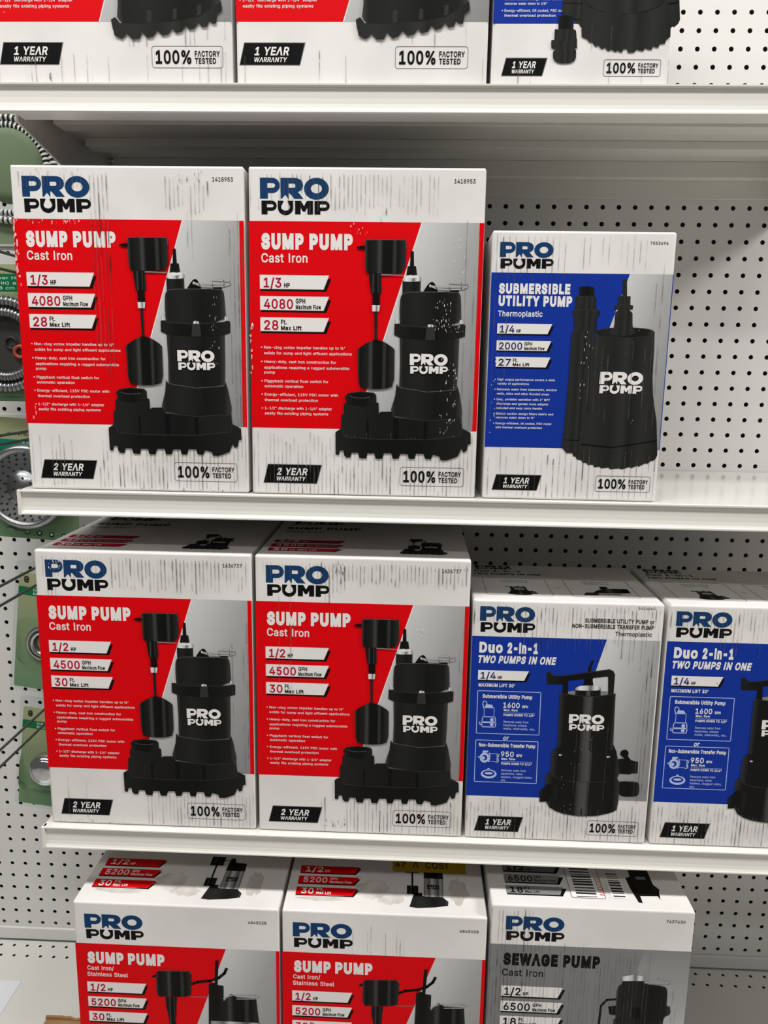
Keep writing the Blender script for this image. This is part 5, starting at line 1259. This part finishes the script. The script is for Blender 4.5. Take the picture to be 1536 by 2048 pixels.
# coiled braided hose in a clear pack, round green insert
t = thing('hose_pack', 'clear pack with a coiled black and white hose round a green disc', 'hose', P3(-45.1, -5.0, -3.5), 'hoses on the left pegboard')
c = MB(); slab(c, rrect_loop(-3.6, 0.0, 2.9, 8.2, 0.6), 0.30, 0.33, 'clear_plastic'); c.build('blister', t)
c = MB(); slab(c, rrect_loop(-3.1, 0.2, 2.6, 1.6, 0.2), 0.24, 0.27, 'card_sage_flat'); c.build('card', t)
c = MB(); coil(c, (0.1, 4.25), (2.76, 2.36), 0.19, 0.0, 'hose_white', 'rubber_black', 60); c.build('hose', t)
c = MB(); c.lathe([(0.0, 0.30), (1.5, 0.30), (1.85, 0.22), (2.06, 0.0), (2.10, -0.25)], (0.24, 0, 4.5), 'card_sage_flat'); c.build('insert', t)
c = MB(); dome(c, [(3.1 * math.cos(a) + 0.1, 3.1 * math.sin(a) + 4.25) for a in [q * 0.7854 + 0.39 for q in range(8)]], [(2.9 * math.cos(a) + 0.1, 2.9 * math.sin(a) + 4.25) for a in [q * 0.7854 + 0.39 for q in range(8)]], 0.28, -0.36, 'clear_plastic'); c.build('lid', t)

# coiled steel hose with red washer
t = thing('hose_pack', 'green carded pack with a coiled steel hose and a red washer', 'hose', P3(-45.7, -5.0, -12.4), 'hoses on the left pegboard')
c = MB(); slab(c, rrect_loop(-3.4, 0.0, 2.7, 8.0, 0.25), 0.36, 0.40, 'card_sage'); c.build('card', t)
A = Art(lambda u, v, e: (u, 0.355 - e, v))
A.rect('card_label', 'card_green', -3.3, 6.45, 2.6, 7.45, 2)
for i, s_ in enumerate(('Flexible Shower Hose', '152 cm (60 in) a 82', '152 cm a 208 cm (82')):
    A.text('card_label', 'card_mint', s_, -3.0, 1.3, 7.14 - 0.29 * i, 0.17, 3)
A.build(t)
c = MB(); coil(c, (-0.12, 3.35), (2.52, 1.88), 0.29, -0.05, 'chrome_satin', 'hose_groove', 62); c.build('hose', t)
c = MB(); c.lathe([(1.55, 0.0), (0.0, 0.0)], (-0.12, 0.2, 3.35), 'insert_dark'); c.build('insert', t)
c = MB(); c.lathe([(0.22, 0.02), (0.24, 0.12), (0.40, 0.12), (0.44, 0.0)], (0.66, 0.14, 2.95), 'washer_red', 28); c.build('washer', t)
c = MB(); c.lathe([(0.26, 0.0), (0.29, 0.07), (0.36, 0.07), (0.40, 0.0)], (0.15, 0.14, 3.45), 'rubber_black', 28); c.build('washer', t)
c = MB(); dome(c, rrect_loop(-3.3, 0.2, 2.6, 6.35, 0.8), rrect_loop(-3.05, 0.45, 2.35, 6.1, 0.7), 0.34, -0.45, 'clear_plastic'); c.build('lid', t)

# round shower head on a card
t = thing('shower_head_pack', 'round chrome shower head in a clear pack on a green card', 'shower head', P3(-45.3, -4.6, -21.1), None, (0, math.radians(3), 0))
c = MB(); slab(c, rrect_loop(-3.0, 0.0, 2.75, 7.6, 0.3), 0.6, 0.64, 'card_sage'); c.build('card', t)
A = Art(lambda u, v, e: (u, 0.595 - e, v))
A.rect('card_label', 'card_teal', -2.9, 5.35, 2.7, 6.25, 2)
for i, s_ in enumerate(('5 Spray Setting Head', '5 Réglages de jet par', '5 Chorros de ducha m')):
    A.text('card_label', 'card_mint', s_, -0.75 + 0.1 * i, 1.8 + 0.1 * i, 6.0 - 0.27 * i, 0.15, 3)
A.text('card_label', 'card_ink', 'FINISH', -1.7, -0.1, 6.55, 0.15, 3)
for i, s_ in enumerate(('ing', 'Pluie', 'lluvia')):
    A.text('card_label', 'card_ink', s_, -1.9, -0.95, 5.0 - 0.27 * i, 0.16, 3)
A.rrect('card_label', 'card_ink', 0.7, 6.38, 2.4, 7.0, 0.2, 0.04, 2)
for i in range(4):
    A.ell('card_label', 'card_ink', -0.55 + 0.78 * i, 0.42 - 0.04 * i, 0.17, 0.17, 3, 12)
    A.ell('card_label', 'card_mint', -0.55 + 0.78 * i, 0.44 - 0.04 * i, 0.09, 0.09, 4, 10)
A.build(t)
hd = MB()
hd.lathe([(2.62, -0.55), (2.66, 0.0), (2.60, 0.22), (2.44, 0.34), (2.30, 0.32), (2.22, 0.18), (2.14, 0.20), (1.2, 0.36), (0.95, 0.36), (0.9, 0.46), (0.0, 0.50)], (-0.3, 0.0, 3.42), 'chrome_satin', 56)
face = hd.build('shower_head', t)
nz = MB()
for R, n in ((0.62, 7), (1.18, 14), (1.5, 18), (1.8, 22), (2.05, 26)):
    for k in range(n):
        a = 6.28318 * k / n + R
        dd = 0.50 if R < 0.9 else 0.40 - 0.13 * (R - 1.0)
        nz.lathe([(0.085, 0.0), (0.075, dd), (0.04, dd + 0.07), (0.0, dd + 0.075)], (-0.3 + R * math.cos(a), 0.0, 3.42 + R * math.sin(a)), 'rubber_black', 8)
nz.build('spray_nozzle', face)
c = MB(); dome(c, [(-0.3 + 2.78 * math.cos(q * 0.1963), 3.42 + 2.78 * math.sin(q * 0.1963)) for q in range(32)], [(-0.3 + 2.72 * math.cos(q * 0.1963), 3.42 + 2.72 * math.sin(q * 0.1963)) for q in range(32)], 0.58, -0.62, 'clear_plastic'); c.build('blister', t)

# two green drain-part packs, the lower one tilted
def drain_pack(label, x, z, y, H, rot, kind):
    t = thing('drain_part_pack', label, 'drain fitting', P3(x, y, z), 'drain fittings on the left pegboard', rot)
    W = 4.7
    c = MB(); slab(c, rrect_loop(0.0, -H, W, 0.0, 0.35), 0.10, 0.12, 'clear_plastic'); c.build('blister', t)
    c = MB(); slab(c, rrect_loop(0.28, -H + 0.28, W - 0.28, -0.75, 0.15), 0.04, 0.07, 'card_sage'); c.build('card', t)
    A = Art(lambda u, v, e: (u, 0.035 - e, v))
    A.rect('card_label', 'card_green', 0.28, -2.25, W - 0.28, -1.7, 2)
    A.rrect('card_label', 'card_ink', 0.62, -1.42, 0.92, -0.98, 0.12, 0.10, 3)
    A.rect('card_label', 'card_ink', 0.70, -1.26, 0.88, -1.16, 3)
    for i in range(2):
        A.text('card_label', 'card_mint', 'DRAIN KIT' if i == 0 else 'BONDE', 1.25, 3.2, -1.93 - 0.24 * i, 0.14, 3)
    A.build(t)
    d = MB()
    cx, cz = (W / 2 - 0.15, -5.35) if kind == 0 else (W / 2 - 0.2, -5.0)
    if kind == 0:
        d.lathe([(1.22, 0.0), (1.20, 0.14), (1.08, 0.22), (1.02, 0.20)], (cx, 0.0, cz), 'chrome', 44)
        d.lathe([(1.02, 0.20), (0.92, 0.14), (0.84, 0.24)], (cx, 0.0, cz), 'chrome_shadow', 44)
        d.lathe([(0.84, 0.24), (0.78, 0.26), (0.68, 0.18)], (cx, 0.0, cz), 'chrome', 44)
        d.lathe([(0.68, 0.18), (0.56, 0.05), (0.52, -0.02)], (cx, 0.0, cz), 'chrome_shadow', 44)
        d.lathe([(0.54, -0.01), (0.0, -0.01)], (cx, 0.0, cz), 'card_sage_flat', 24)
        d.build('flange', t)
    else:
        d.lathe([(1.15, 0.0), (1.15, 0.25), (1.05, 0.50), (0.80, 0.72), (0.45, 0.82), (0.0, 0.86)], (cx, 0.0, cz), 'chrome', 44)
        d.build('drain_cap', t)
    c = MB(); dome(c, rrect_loop(0.3, cz - 1.6, W - 0.3, cz + 1.6, 0.7), rrect_loop(0.65, cz - 1.25, W - 0.65, cz + 1.25, 0.5), 0.02, -0.9 if kind else -0.35, 'clear_plastic'); c.build('lid', t)
    return t
drain_pack('clear green-carded pack with a round chrome drain flange, upper of the two', -46.75, -22.5, -4.0, 8.9, (0, math.radians(7), 0), 0)
drain_pack('clear green-carded pack with a domed chrome drain cap, lower of the two', -47.15, -31.75, -4.0, 8.1, (0, math.radians(7), 0), 1)

def hook(label, x, z, drop, ln=13.0):
    t = thing('peg_hook', label, 'hook', P3(x, 0, z), 'peg hooks on the left pegboard')
    m = MB(); m.tube([(0, 0.12, 0), (0, -0.4, 0), (0, -ln, 0)], 0.085, 'hook_steel', 10); m.build('tag_wire', t)
    m = MB(); m.tube([(0, 0.12, -drop), (0, -0.4, -drop), (0, -ln + 1.5, -drop), (0, -ln + 0.7, -drop + 0.1), (0, -ln + 0.35, -drop + 0.45)], 0.085, 'hook_steel', 10); m.build('prong', t)
    m = MB(); m.box((-0.35, -0.10, -drop - 0.25), (0.35, -0.02, 0.25), 'hook_steel', 0.05); m.build('back_plate', t)
    m = MB(); m.box((-0.6, -ln - 0.08, -0.75), (0.6, -ln, 0.55), 'clear_plastic', 0.02); m.build('tag_holder', t)
    return t
hook('double wire hook in front of the upper drain fitting pack', -44.66, -22.56, 1.10)
hook('double wire hook in front of the lower drain fitting pack', -45.32, -32.50, 1.0)
hook('double wire hook above the steel hose pack', -44.9, -3.98, 0.93)
hook('double wire hook above the shower head pack', -45.0, -14.20, 0.5)

# ------------------------------------------------------------------ odds and ends on the bottom shelf
p = MB(); p.box((-54.5, -13.0, -53.5), (-48.5, -4.2, -53.46), 'paper_white')
tag(p.build('paper_sheet', None, P3(0, 0, 0)), 'white sheet of paper lying on the bottom shelf', 'paper')
b = thing('cardboard_tray', 'torn brown cardboard piece lying before the leftmost red box', 'cardboard', P3(-43.0, -10.0, -53.5))
m = MB(); m.box((-2.2, -2.4, 0.0), (2.35, 2.75, 0.12), 'kraft', 0.02); m.build('flap', b)
m = MB()
rnd = random.Random(5)
pp = [(-2.2 + 4.55 * i / 14, 0.30 + rnd.uniform(-0.06, 0.10) - 0.16 * i / 14) for i in range(15)]
for i in range(14):
    (xa, za), (xb, zb) = pp[i], pp[i + 1]
    m.add([(xa, 2.62, 0), (xb, 2.62, 0), (xb, 2.62, zb), (xa, 2.62, za), (xa, 2.78, 0), (xb, 2.78, 0), (xb, 2.78, zb), (xa, 2.78, za)], [(0, 1, 2, 3), (7, 6, 5, 4), (3, 2, 6, 7)], 'kraft')
m.build('torn_edge', b)
